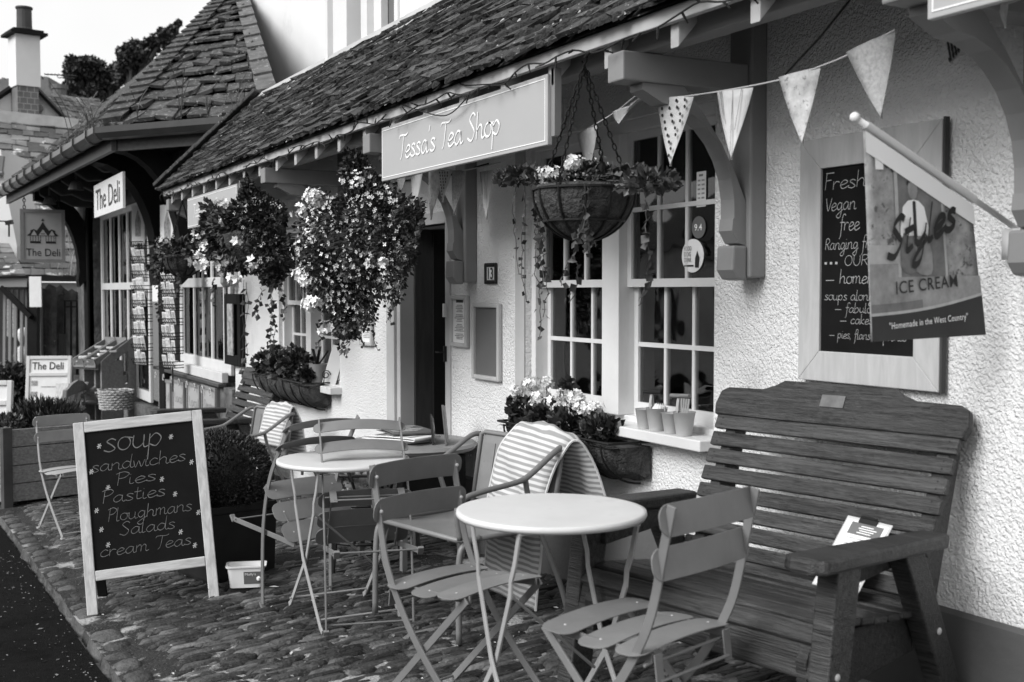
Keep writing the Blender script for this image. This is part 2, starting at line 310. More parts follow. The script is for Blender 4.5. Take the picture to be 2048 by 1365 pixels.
# ---------------------------------------------------------------- tiled roofs
def tiles(mb, e0, e1, t0, t1, rows, wd, th=.014, jit=.012, lift=.02, nm=3, over=.35):
    """courses of slates on the face e0-e1 (eave) to t0-t1 (top); wd: width of a slate"""
    e0, e1, t0, t1 = map(Vector, (e0, e1, t0, t1)); nrm = (e1-e0).cross((t0+t1)/2-(e0+e1)/2).normalized()
    if nrm.z < 0: nrm.negate()
    for r in range(rows):
        a, b = r/rows, min(1, (r+1+over)/rows)
        L0, L1 = e0.lerp(t0, a), e1.lerp(t1, a); U0, U1 = e0.lerp(t0, b), e1.lerp(t1, b)
        ln = (L1-L0).length; x = -random.uniform(0, .5)*wd
        while x < ln:
            w_ = wd*random.uniform(.75, 1.3); s0, s1 = max(0, x/ln)+.002/ln, min(1, (x+w_)/ln)-.004/ln; x += w_
            if s1-s0 < .01*wd/ln: continue
            dn = (L0-U0).normalized(); j = [dn*random.uniform(-jit, jit) for _ in range(2)]; h = [random.uniform(.4, 1.3)*lift for _ in range(2)]; tk = th*random.uniform(.7, 1.5)
            A, B = L0.lerp(L1, s0)+j[0]+nrm*h[0], L0.lerp(L1, s1)+j[1]+nrm*h[1]; C_, D_ = U0.lerp(U1, s1)+nrm*.002, U0.lerp(U1, s0)+nrm*.002
            mb.add([A, B, C_, D_, A+nrm*tk, B+nrm*tk, C_+nrm*tk, D_+nrm*tk], [(0,1,5,4),(1,2,6,5),(3,0,4,7),(4,5,6,7)], random.randrange(nm))
def lumps(mb, n, e0, e1, t0, t1, s0, s1, rows=None, flat=.5):
    """cushions of moss on a roof face"""
    e0, e1, t0, t1 = map(Vector, (e0, e1, t0, t1)); nrm = (e1-e0).cross(t0-e0).normalized()
    if nrm.z < 0: nrm.negate()
    tu = (e1-e0).normalized(); tv = nrm.cross(tu)
    for _ in range(n):
        a, b = random.random(), random.random()
        if rows: b = (math.floor(b*rows)+random.gauss(.02, .10))/rows
        if not 0 <= b <= 1: continue
        c = e0.lerp(e1, a).lerp(t0.lerp(t1, a), b)+nrm*.022; r = random.uniform(s0, s1); k = 7; st = random.uniform(1, 2.2)
        ring = [c+tu*(math.cos(6.283*i/k)*r*st*random.uniform(.7, 1.2))+tv*(math.sin(6.283*i/k)*r*random.uniform(.6, 1.1)) for i in range(k)]
        top = [c+(p-c)*.55+nrm*(r*flat*random.uniform(.6, 1.3)) for p in ring]
        mb.add(ring+top+[c+nrm*r*flat*1.2], [(i, (i+1) % k, k+(i+1) % k, k+i) for i in range(k)]+[(k+i, k+(i+1) % k, 2*k) for i in range(k)])
# ================================================================ THE GROUND
XN, XF = 1.5, -13.6
road = MB(); ys = [-30, -8, -4.0, -2.12]; xs = [3, -2, -4, -6, -8, -10, -12.5, -20, -40, -160, -700]
pts = [[(x, y, gz(x, -2.1)-.055-(.02*abs(y+2.1) if y > -9 else .15)+(0 if y > -9 else 0)) for y in ys] for x in xs]
road.add([p for r in pts for p in r], [(i*4+j, i*4+j+1, i*4+5+j, i*4+4+j) for i in range(len(xs)-1) for j in range(3)])
tag(obj('road', road, m_asph), kind='structure')
land = MB(); land.add([(60, -700, -6), (60, 700, -6), (-900, 700, -6), (-900, -700, -6)], [(0, 1, 2, 3)])
tag(obj('terrain', land, m_stone), kind='structure')
# bed of grit and mortar, then thousands of pitched cobbles in it
from mathutils import noise
bed = MB(); ny, nx = 60, 420
for i in range(nx+1):
    x = XN+(-26-XN)*i/nx
    for j in range(ny+1):
        y = -2.1+(2.45)*j/ny; bed.v.append((x, y, gz(x, y)-.008+random.uniform(-.003, .005)+.036*min(1, max(0, noise.noise((x*1.7, y*1.9, 3.1))+.5*noise.noise((x*6, y*6, 1))-.12))))
bed.f = [(i*(ny+1)+j, i*(ny+1)+j+1, (i+1)*(ny+1)+j+1, (i+1)*(ny+1)+j) for i in range(nx) for j in range(ny)]; bed.m = [0]*len(bed.f)
tag(obj('ground', bed, m_mortar, smooth=True), kind='structure')
cob = MB(); x = -2.9; NU, TT = 6, (-1, -.92, -.3, .3, .92, 1)
while x > -13.5:
    step = random.uniform(.022, .044); y = -1.94+random.uniform(0, .1)
    while y < .06:
        ln = random.uniform(.08, .25); hgt = random.uniform(.005, .013); mi = random.choices((0, 1, 2, 3), (3, 4, 4, 1.2))[0]; sk = random.uniform(-.004, .003); bend = random.uniform(-.25, .25); thin = random.uniform(.3, .75)
        if not (x > -3.6 and y > -.25) and random.random() > .02:
            cx_ = x+random.uniform(-.008, .008); cy_ = y+ln/2; wdt = step*random.uniform(.86, 1.14); vs = []
            for i in range(NU+1):
                s = i/NU*2-1; wl_ = wdt/2*(1-thin*abs(s)**2.6)
                for t in TT:
                    ed_ = 0 if abs(t) > .95 or abs(s) > .95 else 1
                    px = cx_+t*wl_+bend*.03*s*s+random.uniform(-.002, .002); py = cy_+s*ln/2+random.uniform(-.004, .004)
                    vs.append((px, py, gz(px, py)-.014+(hgt+.012)*ed_-.003*s*s*ed_+t*sk+random.uniform(-.001, .001)))
            q = len(TT)
            cob.add(vs, [(i*q+j, i*q+j+1, (i+1)*q+j+1, (i+1)*q+j) for i in range(NU) for j in range(q-1)], mi)
        y += ln+random.uniform(-.006, .008)
    x -= step
tag(obj('cobbled_pavement', cob, m_cob, smooth=True), kind='structure')
kerb = MB(); x = -3.2
while x > -22:
    ln = random.uniform(.13, .30); yc = -2.035+random.uniform(-.018, .018); wk = random.uniform(.13, .18); NU2 = 6; vs = []; hh = random.uniform(.0, .014)
    for i in range(NU2+1):
        s = i/NU2*2-1
        for j in range(8):
            t = j/7*2-1; k = (1-abs(s)**3.5)*(1-abs(t)**3.5); px = x-ln/2+s*ln/2*(1-.15*t*t); py = yc+t*wk/2*(1-.12*abs(s)**3)+random.uniform(-.004, .004)
            vs.append((px, py, gz(px, py)-.09+(.09+hh)*k**.3+random.uniform(-.003, .003)))
    kerb.add(vs, [(i*8+j, i*8+j+1, (i+1)*8+j+1, (i+1)*8+j) for i in range(NU2) for j in range(7)], random.choice((1, 2, 2, 1)))
    x -= ln+random.uniform(.0, .01)
tag(obj('kerb', kerb, m_cob, smooth=True), kind='structure')
lit = MB()
for i in range(900):
    onroad = i > 420
    x = random.uniform(-9, -3.4); y = random.uniform(-2.0, -.1) if not onroad else -2.13-abs(random.gauss(0, .28))
    z = gz(x, y)+.012 if not onroad else gz(x, -2.1)-.055-.02*abs(y+2.1)+.005
    a = random.uniform(0, 6.28); s = random.uniform(.0015, .004)*(2.2 if random.random() < (.10 if onroad else .25) else 1); e = random.uniform(1, 3.4)
    lit.add([(x+math.cos(a)*s*e, y+math.sin(a)*s*e, z), (x-math.sin(a)*s, y+math.cos(a)*s, z+.004), (x-math.cos(a)*s*e, y-math.sin(a)*s*e, z+.002), (x+math.sin(a)*s, y-math.cos(a)*s, z+.001)], [(0, 1, 2, 3)], (1 if random.random() < .06 else 0) if onroad else random.randrange(3) % 2)
tag(obj('fallen_petals_litter', lit, [M('grit', .14, .9, .5), m_petal2]), 'pale fallen petals and grit scattered over the cobbles', 'litter', kind='stuff')

# ================================================================ THE TEA SHOP
shop = thing('tea_shop', 'white roughcast tea shop with mossy slate lean-to roof and sash windows', 'building')
YE, ZE, ZT = -.66, 2.352, 3.11           # eave line and the top of the lean-to roof
XL = -11.15                             # far end of the eave
# openings (x0, x1, z0, z1)
near_win = (-5.30, -3.74, .84, 2.19)
door_op = (-7.06, -6.24, -.45, 1.83)
left_win = (-9.62, -8.12, .74, 1.95)
far_win = (-13.75, -11.50, .54, 2.25)
def wall_with_holes(mb, x0, x1, z0, z1, holes, y=0.0, th=.24):
    xs = sorted({x0, x1, *[h[i] for h in holes for i in (0, 1)]}); zs = sorted({z0, z1, *[h[i] for h in holes for i in (2, 3)]})
    for i in range(len(xs)-1):
        for j in range(len(zs)-1):
            cx, cz = (xs[i]+xs[i+1])/2, (zs[j]+zs[j+1])/2
            if not any(h[0] < cx < h[1] and h[2] < cz < h[3] for h in holes):
                mb.add([(xs[i], y, zs[j]), (xs[i+1], y, zs[j]), (xs[i+1], y, zs[j+1]), (xs[i], y, zs[j+1])], [(0, 1, 2, 3)])
    for a, b, c, d in holes:
        mb.add([(a, y, c), (b, y, c), (b, y, d), (a, y, d), (a, y+th, c), (b, y+th, c), (b, y+th, d), (a, y+th, d)], [(0, 4, 5, 1), (1, 5, 6, 2), (2, 6, 7, 3), (3, 7, 4, 0)])
wl = MB(); wall_with_holes(wl, -11.03, XN, -.8, 2.62, [near_win, door_op, left_win]); obj('wall', wl, m_wall, shop)
up = MB(); upw = (-7.93, -6.88, 3.45, 4.6); upw = (-8.02, -6.95, 3.13, 4.7)
wall_with_holes(up, -8.36, XN, 2.6, 6.0, [upw], y=.03, th=.3); obj('upper_wall', up, m_smooth, shop)
mp = MB(); mp.bx(-8.37, -8.31, -.012, .33, 3.0, 6.0); obj('corner_moulding', mp, m_smooth, shop)
sw = MB(); xl = wp(489, 20, 2.0).x; sw.bx(xl, -8.0, 2.0, 2.3, 1.5, 12); sw.bx(-8.36, -8.1, .34, 2.0, 2.6, 12); obj('set_back_wall', sw, M('stained_render', .62, .85, .10, .5, spots=[(.42, .9, .6, .2)]), shop)
# upper sash window: stepped reveal, blind and frame
uf = MB()
uf.bx(upw[0]+.10, upw[0]+.22, .10, .16, 3.13, 4.7); uf.bx(upw[0]+.22, upw[0]+.36, .15, .20, 3.13, 4.7); uf.bx(upw[1]-.11, upw[1]-.01, .10, .16, 3.13, 4.7); uf.bx(upw[1]-.50, upw[1]-.44, .16, .20, 3.13, 4.7)
uw = obj('upper_window', uf, m_white, shop)
pn = MB(); pn.bx(upw[0]+.3, upw[1]-.1, .205, .21, 3.13, 4.7); obj('pane', pn, m_signgrey, uw)
bl = MB(); bl.bx(upw[1]-.44, upw[1]-.11, .18, .19, 3.13, 4.7); obj('blind', bl, m_paper, uw)
# plinth stands slightly proud and follows the pavement
pl = MB(); zt = lambda x: .44+.02*(x+2.6)
for a, b in ((XN, -6.10), (-7.25, -11.0)):
    n = 12; pl = MB()
    for i in range(n):
        xa, xb = a+(b-a)*i/n, a+(b-a)*(i+1)/n
        za, zb = (min(zt(xa), .44), min(zt(xb), .44)) if a > -7 else (.02+.06*(xa+7), .02+.06*(xb+7))
        pl.hexa([(xb, -.035, gz(xb, 0)-.1), (xa, -.035, gz(xa, 0)-.1), (xa, .03, gz(xa, 0)-.1), (xb, .03, gz(xb, 0)-.1), (xb, -.028, zb), (xa, -.028, za), (xa, .03, za+.02), (xb, .03, zb+.02)])
    obj('plinth', pl, m_plinth, shop)
# lean-to roof: slates, moss, lead flashing, far hip
rf = MB(); rows = 13
e0, e1 = (XL, YE, ZE), (XN, YE, ZE); t0, t1 = (-10.15, .0, ZT), (XN, .0, ZT)
tiles(rf, e0, e1, t0, t1, rows, .15, th=.013, jit=.026, lift=.030)
rf.add([e0, e1, t1, t0], [(0, 1, 2, 3)], 0)
tiles(rf, (-11.15, .25, ZE), e0, (-10.15, .06, ZT), t0, rows, .2)
tiles(rf, (-10.15, 1.2, 2.3), (-8.3, 1.2, 2.3), t0, (-8.3, 0, ZT), 6, .25); roof = obj('roof', rf, m_slate, shop)
ms = MB(); lumps(ms, 9000, e0, e1, t0, t1, .008, .030, rows=rows, flat=.55); tag(obj('moss', ms, m_moss, roof), kind='stuff')
pale = MB(); lumps(pale, 2200, e0, e1, t0, t1, .004, .014, rows=rows, flat=.25); tag(obj('lichen', pale, M('pale_lichen', .34, .9, .3, 40), roof), kind='stuff')
fl = MB(); n = 60
for i in range(n):
    xa, xb = -10.2+(XN+10.2)*i/n, -10.2+(XN+10.2)*(i+1)/n
    d0, d1 = .02*math.sin(i*1.7), .02*math.sin((i+1)*1.7)
    fl.hexa([(xa, -.13+d0, ZT-.16+d0), (xb, -.13+d1, ZT-.16+d1), (xb, .02, ZT+.035), (xa, .02, ZT+.035), (xa, -.14+d0, ZT-.12+d0), (xb, -.14+d1, ZT-.12+d1), (xb, .02, ZT+.06), (xa, .02, ZT+.06)])
obj('flashing', fl, m_lead, roof)
hp = MB(); p0, p1 = Vector((XL, YE, ZE)), Vector((-10.15, 0, ZT))
for i in range(7): hp.bar([p0.lerp(p1, i/7)+V(0, 0, .05), p0.lerp(p1, (i+1)/7+.01)+V(0, 0, .045+.012)], .16, .035, side=(.6, -1, 0))
obj('hip_tiles', hp, m_slate[1], roof, bevel=.008)
fa = MB(); fa.bx(XL+.05, XN, YE+.025, YE+.05, ZE-.048, ZE+.004); fa.bx(XL+.05, XL+.075, YE+.05, 0, ZE-.048, ZE+.004); obj('fascia', fa, m_fascia, shop, bevel=.003)
so_ = MB(); so_.add([(XL+.08, YE+.05, ZE-.01), (XN, YE+.05, ZE-.01), (XN, 0.02, ZE+.75), (XL+.08, .02, ZE+.75)], [(0, 1, 2, 3)]); obj('roof_boarding', so_, m_fascia, shop)
x = -10.9
while x < 0.6:
    r = MB(); r.hexa([(x, YE+.055, ZE-.125), (x+.045, YE+.055, ZE-.125), (x+.045, YE+.055, ZE-.02), (x, YE+.055, ZE-.02), (x, .0, ZE+.56), (x+.045, .0, ZE+.56), (x+.045, .0, ZE+.70), (x, .0, ZE+.70)])
    obj('rafter', r, m_fascia, shop, bevel=.003); x += .405
BX = [-10.95, -7.88, -5.93, -3.50, -2.20]
pu = MB(); pu.bx(XL+.1, XN, -.53, -.45, 2.27, 2.345); obj('eaves_beam', pu, m_trim, shop, bevel=.005)
for bx_ in BX:
    b = MB(); hw = .065
    b.bx(bx_-hw, bx_+hw, -.075, .0, 1.48, 2.52)                                            # wall post
    o = obj('bracket', b, m_trim, shop, bevel=.008)
    b = MB(); b.bx(bx_-.05, bx_+.05, -.63, -.076, 2.165, 2.268); obj('beam', b, m_trim, o, bevel=.006)
    b = MB(); foot = [(-.075, 1.60), (-.11, 1.61), (-.14, 1.655), (-.135, 1.70)]           # carved brace: concave quarter curve
    outer = [(-.13, 1.70)]+[(-.46+.33*math.cos(math.radians(a)), 1.74+.36*math.sin(math.radians(a))) for a in range(5, 91, 12)]+[(-.54, 2.14), (-.54, 2.164)]
    inner = [(-.40, 2.099), (-.33, 2.06), (-.24, 1.985), (-.165, 1.88), (-.11, 1.76), (-.076, 1.72)]
    poly = foot+outer+[(-.076, 2.099)]
    b.prism([(bx_-.04, y, z) for y, z in foot+outer+[(-.36, 2.164), (-.27, 2.07), (-.19, 1.97), (-.125, 1.86), (-.076, 1.76)]], (.08, 0, 0)); obj('brace', b, m_trim, o)
    b = MB(); b.prism([(bx_-.05, -.076, 1.47), (bx_-.05, -.12, 1.475), (bx_-.05, -.145, 1.51), (bx_-.05, -.14, 1.60), (bx_-.05, -.076, 1.60)], (.10, 0, 0)); obj('corbel', b, m_trim, o, bevel=.008)
# sash windows
def sash_window(x0, x1, z0, z1, zm, nb, split, name='sash_window'):
    """two double-hung sashes beside a mullion; nb panes across each"""
    f = MB(); yf = .09
    f.bx(x0, x0+.045, .03, yf+.05, z0, z1); f.bx(x1-.045, x1, .03, yf+.05, z0, z1); f.bx(x0+.045, x1-.045, .03, yf+.05, z1-.05, z1); f.bx(x0+.045, x1-.045, .05, yf+.05, z0, z0+.03)
    for s in split: f.bx(s[0], s[1], .015, yf+.05, z0+.03, z1-.05)
    win = obj(name, f, m_white, shop, bevel=.004)
    edges = [x0+.045]+[q for s in split for q in s]+[x1-.045]
    for i in range(0, len(edges), 2):
        a, b = edges[i], edges[i+1]
        for lo, hi, yy in ((z0+.03, zm+.02, yf+.012), (zm-.02, z1-.05, yf-.028)):
            s = MB(); st = .032; lower = lo < zm-.1
            s.bx(a, a+st, yy, yy+.028, lo, hi); s.bx(b-st, b, yy, yy+.028, lo, hi); s.bx(a+st, b-st, yy, yy+.028, hi-.036, hi); s.bx(a+st, b-st, yy, yy+.028, lo, lo+(.06 if lower else .036))
            zl, zh = lo+(.06 if lower else .036), hi-.036; n = nb
            for k in range(1, n): xx = a+st+(b-a-2*st)*k/n; s.bx(xx-.009, xx+.009, yy+.004, yy+.026, zl, zh)
            zz = (zl+zh)/2; s.bx(a+st, b-st, yy+.002, yy+.024, zz-.010, zz+.010)
            so2 = obj('sash', s, m_white, win); p = MB(); p.bx(a+st, b-st, yy+.012, yy+.015, zl, zh); obj('glazing', p, m_glass, so2)
    return win
sash_window(*near_win, 1.47, 3, [(-4.60, -4.46)])
sash_window(*left_win, 1.34, 3, [(-8.95, -8.83)])
sl_ = MB(); sl_.bx(-5.20, -3.70, -.10, .14, .80, .845); obj('window_sill', sl_, m_white, shop, bevel=.005)
sl_ = MB(); sl_.bx(-9.7, -8.08, -.09, .14, .685, .735); obj('window_sill', sl_, m_white, shop, bevel=.005)
# splayed jamb beside the near window, then the door
jb = MB(); jb.bx(-5.40, -5.303, -.010, -.001, .5, 2.22); obj('window_lining', jb, m_fascia, shop)
df = MB(); a, b, c, d = door_op
df.bx(a-.11, a+.02, -.02, .06, c, d+.07); df.bx(a+.02, a+.075, .0, .10, c, d); df.bx(b-.03, b+.035, -.012, .08, c, d+.07); df.bx(a+.02, b-.03, -.012, .08, d, d+.07)
dfo = obj('door_frame', df, m_fascia, shop, bevel=.004)
dr = MB(); M_ = Matrix.Translation((a+.09, .22, 0)) @ Matrix.Rotation(math.radians(86), 4, 'Z'); dr.bx(0, .74, -.02, .02, c, d, M=M_)
for z0_, z1_ in ((.9, 1.7), (-.1, .7)): dr.bx(.1, .64, -.032, -.02, z0_, z1_, M=M_)
door = obj('door', dr, M('dark_green_door', .008, .5, .2), shop, bevel=.004)
jl = MB(); jl.bx(a+.0, a+.09, .10, .24, c, d); jl.bx(a+.015, a+.03, .06, .10, c, d); obj('door_lining', jl, M('brown_jamb', .045, .6, .3, 3, grain=(8, 8, 1)), shop)
lt = MB(); lt.bx(b-.028, b-.002, -.03, -.012, 1.28, 1.36); obj('door_latch_plate', lt, m_white, shop, bevel=.003)
lt = MB(); lt.bx(b-.02, b-.004, -.028, -.012, 1.02, 1.11); lt.tube([(b-.012, -.03, 1.075), (b-.012, -.06, 1.075), (b-.045, -.065, 1.075)], .006); obj('door_latch', lt, m_iron, shop)
# the dim rooms behind the openings
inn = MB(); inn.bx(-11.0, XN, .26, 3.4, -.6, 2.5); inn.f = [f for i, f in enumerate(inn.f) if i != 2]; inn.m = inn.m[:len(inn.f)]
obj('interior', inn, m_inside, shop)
# cable clipped below the eaves
cb = MB(); cb.tube([(-7.4, -.02, 2.10), (-6.9, -.02, 2.125), (-6.2, -.02, 2.10), (-5.7, -.015, 2.12)], .006, 6); obj('cable', cb, m_iron, shop)
# sign boards under the eaves
def sign_board(x0, x1, z0, z1, y, label, text=True, off=0):
    t = thing('hanging_sign_board', label, 'shop sign', group='tea shop signs under the eaves'); t.location = (x0, y, z0); W_, H_ = x1-x0, z1-z0
    b = MB(); b.bx(0, W_, 0, .022, 0, H_); obj('board', b, m_sign, t, bevel=.003)
    bd = MB(); q, r_ = .016, .0038
    for r in ((q, W_-q, q, q+r_), (q, W_-q, H_-q-r_, H_-q), (q, q+r_, q+r_, H_-q-r_), (W_-q-r_, W_-q, q+r_, H_-q-r_)): bd.bx(r[0], r[1], -.002, .002, r[2], r[3])
    obj('border', bd, m_letter, t)
    l = MB(); 
    if text: fit_script(l, "Tessa's Tea Shop", (W_*.135+off, 0, H_*.33), (1, 0, 0), (0, 0, 1), W_*.64, H_*.215, slant=.12, pen=.17, contrast=.6, lift=.003)
    obj('lettering', l, m_letter, t)
    bt = MB(); bt.bx(W_+.003, W_+.03, .015, .045, H_*.12, H_+.02); obj('batten', bt, m_trim, t)
    return t
YS = -.62
a_, b_ = wp(763, 300, YS), wp(1095, 215, YS)
sign_board(a_.x, b_.x, 2.0, 2.275, YS, 'largest grey sign with white script, between two hanging flower baskets')
a_, b_ = wp(375, 415, YS), wp(474, 400, YS)
sign_board(a_.x, b_.x, 1.965, 2.22, YS, 'grey tea shop sign half hidden behind flowers at the far end of the eave')
a_ = wp(1872, 20, YS); sign_board(a_.x, a_.x+1.4, 2.09, 2.36, YS-.03, 'grey tea shop sign cut off at the top corner above the flag', off=.12)
# the terrace across the road: it closes the street and stands in the window reflections
opp = thing('opposite_terrace', 'plain rendered terrace with a slate roof across the street, seen in the window panes', 'building')
b = MB(); b.bx(-75, 12, -20, -14.2, -4.5, 2.5); obj('wall', b, M('terrace_render', .65, .9, .2, 1), opp)
b = MB(); b.prism([(-75.3, -13.9, 2.45), (-75.3, -17.1, 3.9), (-75.3, -20.3, 2.45)], (87.6, 0, 0)); obj('roof', b, m_slate[1], opp)
for i in range(20):
    b = MB(); b.bx(-66+i*3.4, -64.8+i*3.4, -14.23, -14.19, .2, 1.7); o = obj('window', b, m_inside, opp); f = MB(); f.bx(-66+i*3.4, -64.8+i*3.4, -14.19, -14.13, .1, .2); f.bx(-65.45+i*3.4, -65.38+i*3.4, -14.19, -14.15, .2, 1.7); obj('frame', f, m_white, o)
# ================================================================ THE DELI NEXT DOOR
deli = thing('deli_building', 'dark timber and stone corner building with steep pyramid slate roof and black gutters', 'building')
c_near = Vector((-12.25, -.9, 3.03)); c_far = zp(12, 383, 3.03); c_ch = zp(545, 236, 3.03)
apex = wp(476, -30, 2.3); apex2 = wp(436, -34, 2.6); apex2.z = apex.z
rf = MB(); tiles(rf, c_far, c_near, apex2, apex, 30, .16, th=.02, jit=.05, lift=.03); tiles(rf, c_near, c_ch, apex, apex+V(.02, .02, 0), 19, .21, th=.028, jit=.04, lift=.07)
rf.add([c_far, c_near, apex, apex2], [(0, 1, 2, 3)]); rf.add([c_near, c_ch, apex], [(0, 1, 2)]); rf.add([c_far, apex2, c_far+V(0, 7, 0)], [(0, 1, 2)])
drf = obj('roof', rf, m_slate2, deli)
ms = MB(); lumps(ms, 1800, c_far, c_near, apex2, apex, .02, .07, rows=15, flat=.5); lumps(ms, 900, c_near, c_ch, apex, apex+V(.02, .02, 0), .015, .05, rows=17, flat=.4); tag(obj('moss', ms, m_moss, drf), kind='stuff')
pale = MB(); lumps(pale, 1100, c_far, c_near, apex2, apex, .012, .04, flat=.25); lumps(pale, 900, c_near, c_ch, apex, apex+V(.02, .02, 0), .008, .028, flat=.2); tag(obj('lichen', pale, m_lead, drf), kind='stuff')
def hip(p0, p1, wd, n, name='hip_tiles', mat=None, lift=.04):
    h = MB()
    for i in range(n):
        a, b = p0.lerp(p1, i/n), p0.lerp(p1, (i+1.06)/n)
        h.sweep([a+V(0, 0, lift+.03), b+V(0, 0, lift)], [(-wd/2, -.04), (wd/2, -.04), (wd/4, .05), (-wd/4, .05)], side=(1, .8, 0))
    return obj(name, h, mat or m_slate2[1], drf)
hip(c_near, apex, .24, 26, lift=.06); hip(c_ch, apex, .20, 12, mat=M('mortared_hip', .085, .9, .4, 5, bump=.4, bs=30, spots=[(.3, 16, .60, .06)])); hip(c_far, apex2, .22, 24); 
gu = MB(); prof = [(-.075, .05), (-.075, -.01), (-.045, -.06), (0, -.075), (.045, -.06), (.075, -.01), (.075, .05)]
off = V(-.02, -.10, -.03)
gu.sweep([c_far+off+V(-.4, 0, 0), c_near+off+V(.04, 0, 0)], prof, side=(0, 1, 0)); gu.sweep([c_near+off, c_ch+V(.03, -.1, -.03)], prof, side=(-.7, .7, 0))
for i in range(11):
    p = (c_far+off).lerp(c_near+off, (i+.5)/11); gu.sweep([p, p+V(.05, 0, 0)], [(a*1.16, b*1.16) for a, b in prof], side=(0, 1, 0))
obj('gutter', gu, m_gut, deli)
fb = MB(); fb.hexa([c_far+V(0, 0, -.2), c_near+V(0, 0, -.2), c_near+V(0, .05, -.2), c_far+V(0, .05, -.2), c_far, c_near, c_near+V(0, .05, 0), c_far+V(0, .05, 0)])
fb.hexa([c_near+V(0, .06, -.2), c_ch+V(0, 0, -.2), c_ch+V(0, .05, -.2), c_near+V(0, .12, -.2), c_near+V(0, .06, 0), c_ch, c_ch+V(0, .05, 0), c_near+V(0, .12, 0)]); obj('fascia', fb, M('dark_fascia', .05, .5, .3, grain=(.5, 6, 6)), deli)
sf = MB(); sf.add([c_far+V(0, .06, -.02), c_near+V(0, .06, -.02), c_ch+V(0, 0, -.02), V(-10.6, 1.4, 3.01), V(-21.5, 1.4, 3.01)], [(0, 1, 2, 3, 4)]); obj('soffit', sf, m_dark, deli)
# walls: dark stone plinth, posts and a heavy lintel, with the openings glazed in white
wz = MB(); wz.bx(-22, -13.9, .0, .3, -1.2, -.05); wz.bx(-20.9, -19.6, -.06, .3, -1.2, 3.0); wz.bx(-13.75, -11.04, -.03, .25, -1.2, .5); wz.bx(-22, -11.04, .02, .3, 2.62, 3.0); obj('wall', wz, m_stone, deli)
bk = MB(); bk.bx(-22, -11.1, 1.6, 1.7, -1, 3); obj('inner_wall', bk, m_inside, deli)
for x0_, x1_, y0_ in ((-14.15, -13.86, -.09), (-19.95, -19.6, -.10)):
    p = MB(); p.bx(x0_, x1_, y0_, .02, -1.1, 3.0); obj('timber_post', p, m_dark, deli, bevel=.02)
def arch(x, w_, r=.72):
    p = MB(); out_ = [(-.12, 1.55)]+[(-.16-r*(1-math.cos(math.radians(a))), 1.75+1.05*math.sin(math.radians(a))) for a in range(0, 91, 10)]
    inn_ = [(-.16-r, 2.98), (-.12-r*.8, 2.98)]+[(-.12-(r*.72)*(1-math.cos(math.radians(a))), 1.72+1.20*math.sin(math.radians(a))) for a in range(80, -1, -10)]
    poly = [(-.10, 2.95), (-.10, 1.45), (-.2, 1.5), (-.22, 1.62)]+[(-.20-(r-.08)*(1-math.cos(math.radians(a))), 1.75+1.1*math.sin(math.radians(a))) for a in range(0, 91, 10)]+[(-.12-r, 2.98)]
    n = len(poly); lo = [(y, z) for y, z in poly[2:]]; hi = [(min(-.10, y+.22+.0*z), min(2.98, z+.10)) for y, z in lo]
    q = [(x, y, z) for y, z in lo]+[(x, y, z) for y, z in hi[::-1]]; p.prism(q, (w_, 0, 0)); return obj('arch_brace', p, m_dark, deli)
arch(-14.0, .4); arch(-19.95, .3); arch(-12.6, .25)
for i in range(5):
    x = -19.3+i*1.25; p = MB(); p.prism([(x, .0, 2.72), (x, -.35, 2.74), (x, -.52, 2.82), (x, -.66, 2.80), (x, -.82, 2.9), (x, -.82, 3.0), (x, 0, 3.0)], (.16, 0, 0)); obj('rafter_end', p, M('weathered_black', .035, .6, .3) if i == 0 else bpy.data.materials['weathered_black'], deli, bevel=.02)
def tall_window(x0, x1, z0, z1, vs, zt, y=.02, sill=True):
    f = MB(); f.bx(x0, x0+.09, y+.04, y+.08, z0, z1); f.bx(x1-.09, x1, y+.04, y+.08, z0, z1); f.bx(x0+.09, x1-.09, y+.04, y+.08, z1-.09, z1); f.bx(x0+.09, x1-.09, y+.04, y+.08, z0, z0+.13); f.bx(x0+.09, x1-.09, y+.043, y+.083, zt-.05, zt+.05)
    w_ = obj('window', f, m_white, deli, bevel=.006)
    for x, t in vs:
        for a, b in ((z0+.13, zt-.05), (zt+.05, z1-.09)):
            p = MB(); p.bx(x-t*.3, x+t*.3, y+.055, y+.075, a, b); obj('mullion', p, m_white, w_)
    g = MB(); g.bx(x0+.09, x1-.09, y+.085, y+.09, z0, z1); obj('glazing', g, m_glass, w_)
    return w_
g = lambda px: wp(px, 600, .02).x
w_ = tall_window(g(197), g(292), .0, 2.62, [(g(214), .16), (g(231), .12), (g(247), .14), (g(263), .16)], wp(230, 573, .02).z)
w2 = tall_window(g(352), g(452), .60, 2.30, [(g(377), .07), (g(394), .045), (g(412), .09), (g(436), .07)], wp(380, 566, .02).z)
for i in range(3):
    s = MB(); a0 = (g(356), g(379), g(415))[i]; a1 = (g(375), g(410), g(434))[i]
    for k in range(9): z = 1.42+k*.09; s.hexa([(a0, .12, z), (a1, .12, z), (a1, .17, z+.06), (a0, .17, z+.06), (a0, .122, z+.006), (a1, .122, z+.006), (a1, .172, z+.066), (a0, .172, z+.066)])
    obj('slatted_blind', s, m_signgrey, w2)
sb = MB(); sb.bx(g(352), g(455), -.045, .02, .54, .64); obj('sill', sb, m_white, deli, bevel=.006)
sb = MB(); sb.bx(g(322), g(456), -.085, .0, .50, .535); obj('ledge', sb, M('dark_ledge', .06, .5, .3), deli, bevel=.006)
for i in range(8):
    x = g(330+i*16); r = MB(); r.tube([(x+.035*math.cos(a*.7), -.10, .44+.035*math.sin(a*.7)) for a in range(8)], .007, 5); obj('hook_ring', r, m_zinc, deli)
fl = MB()
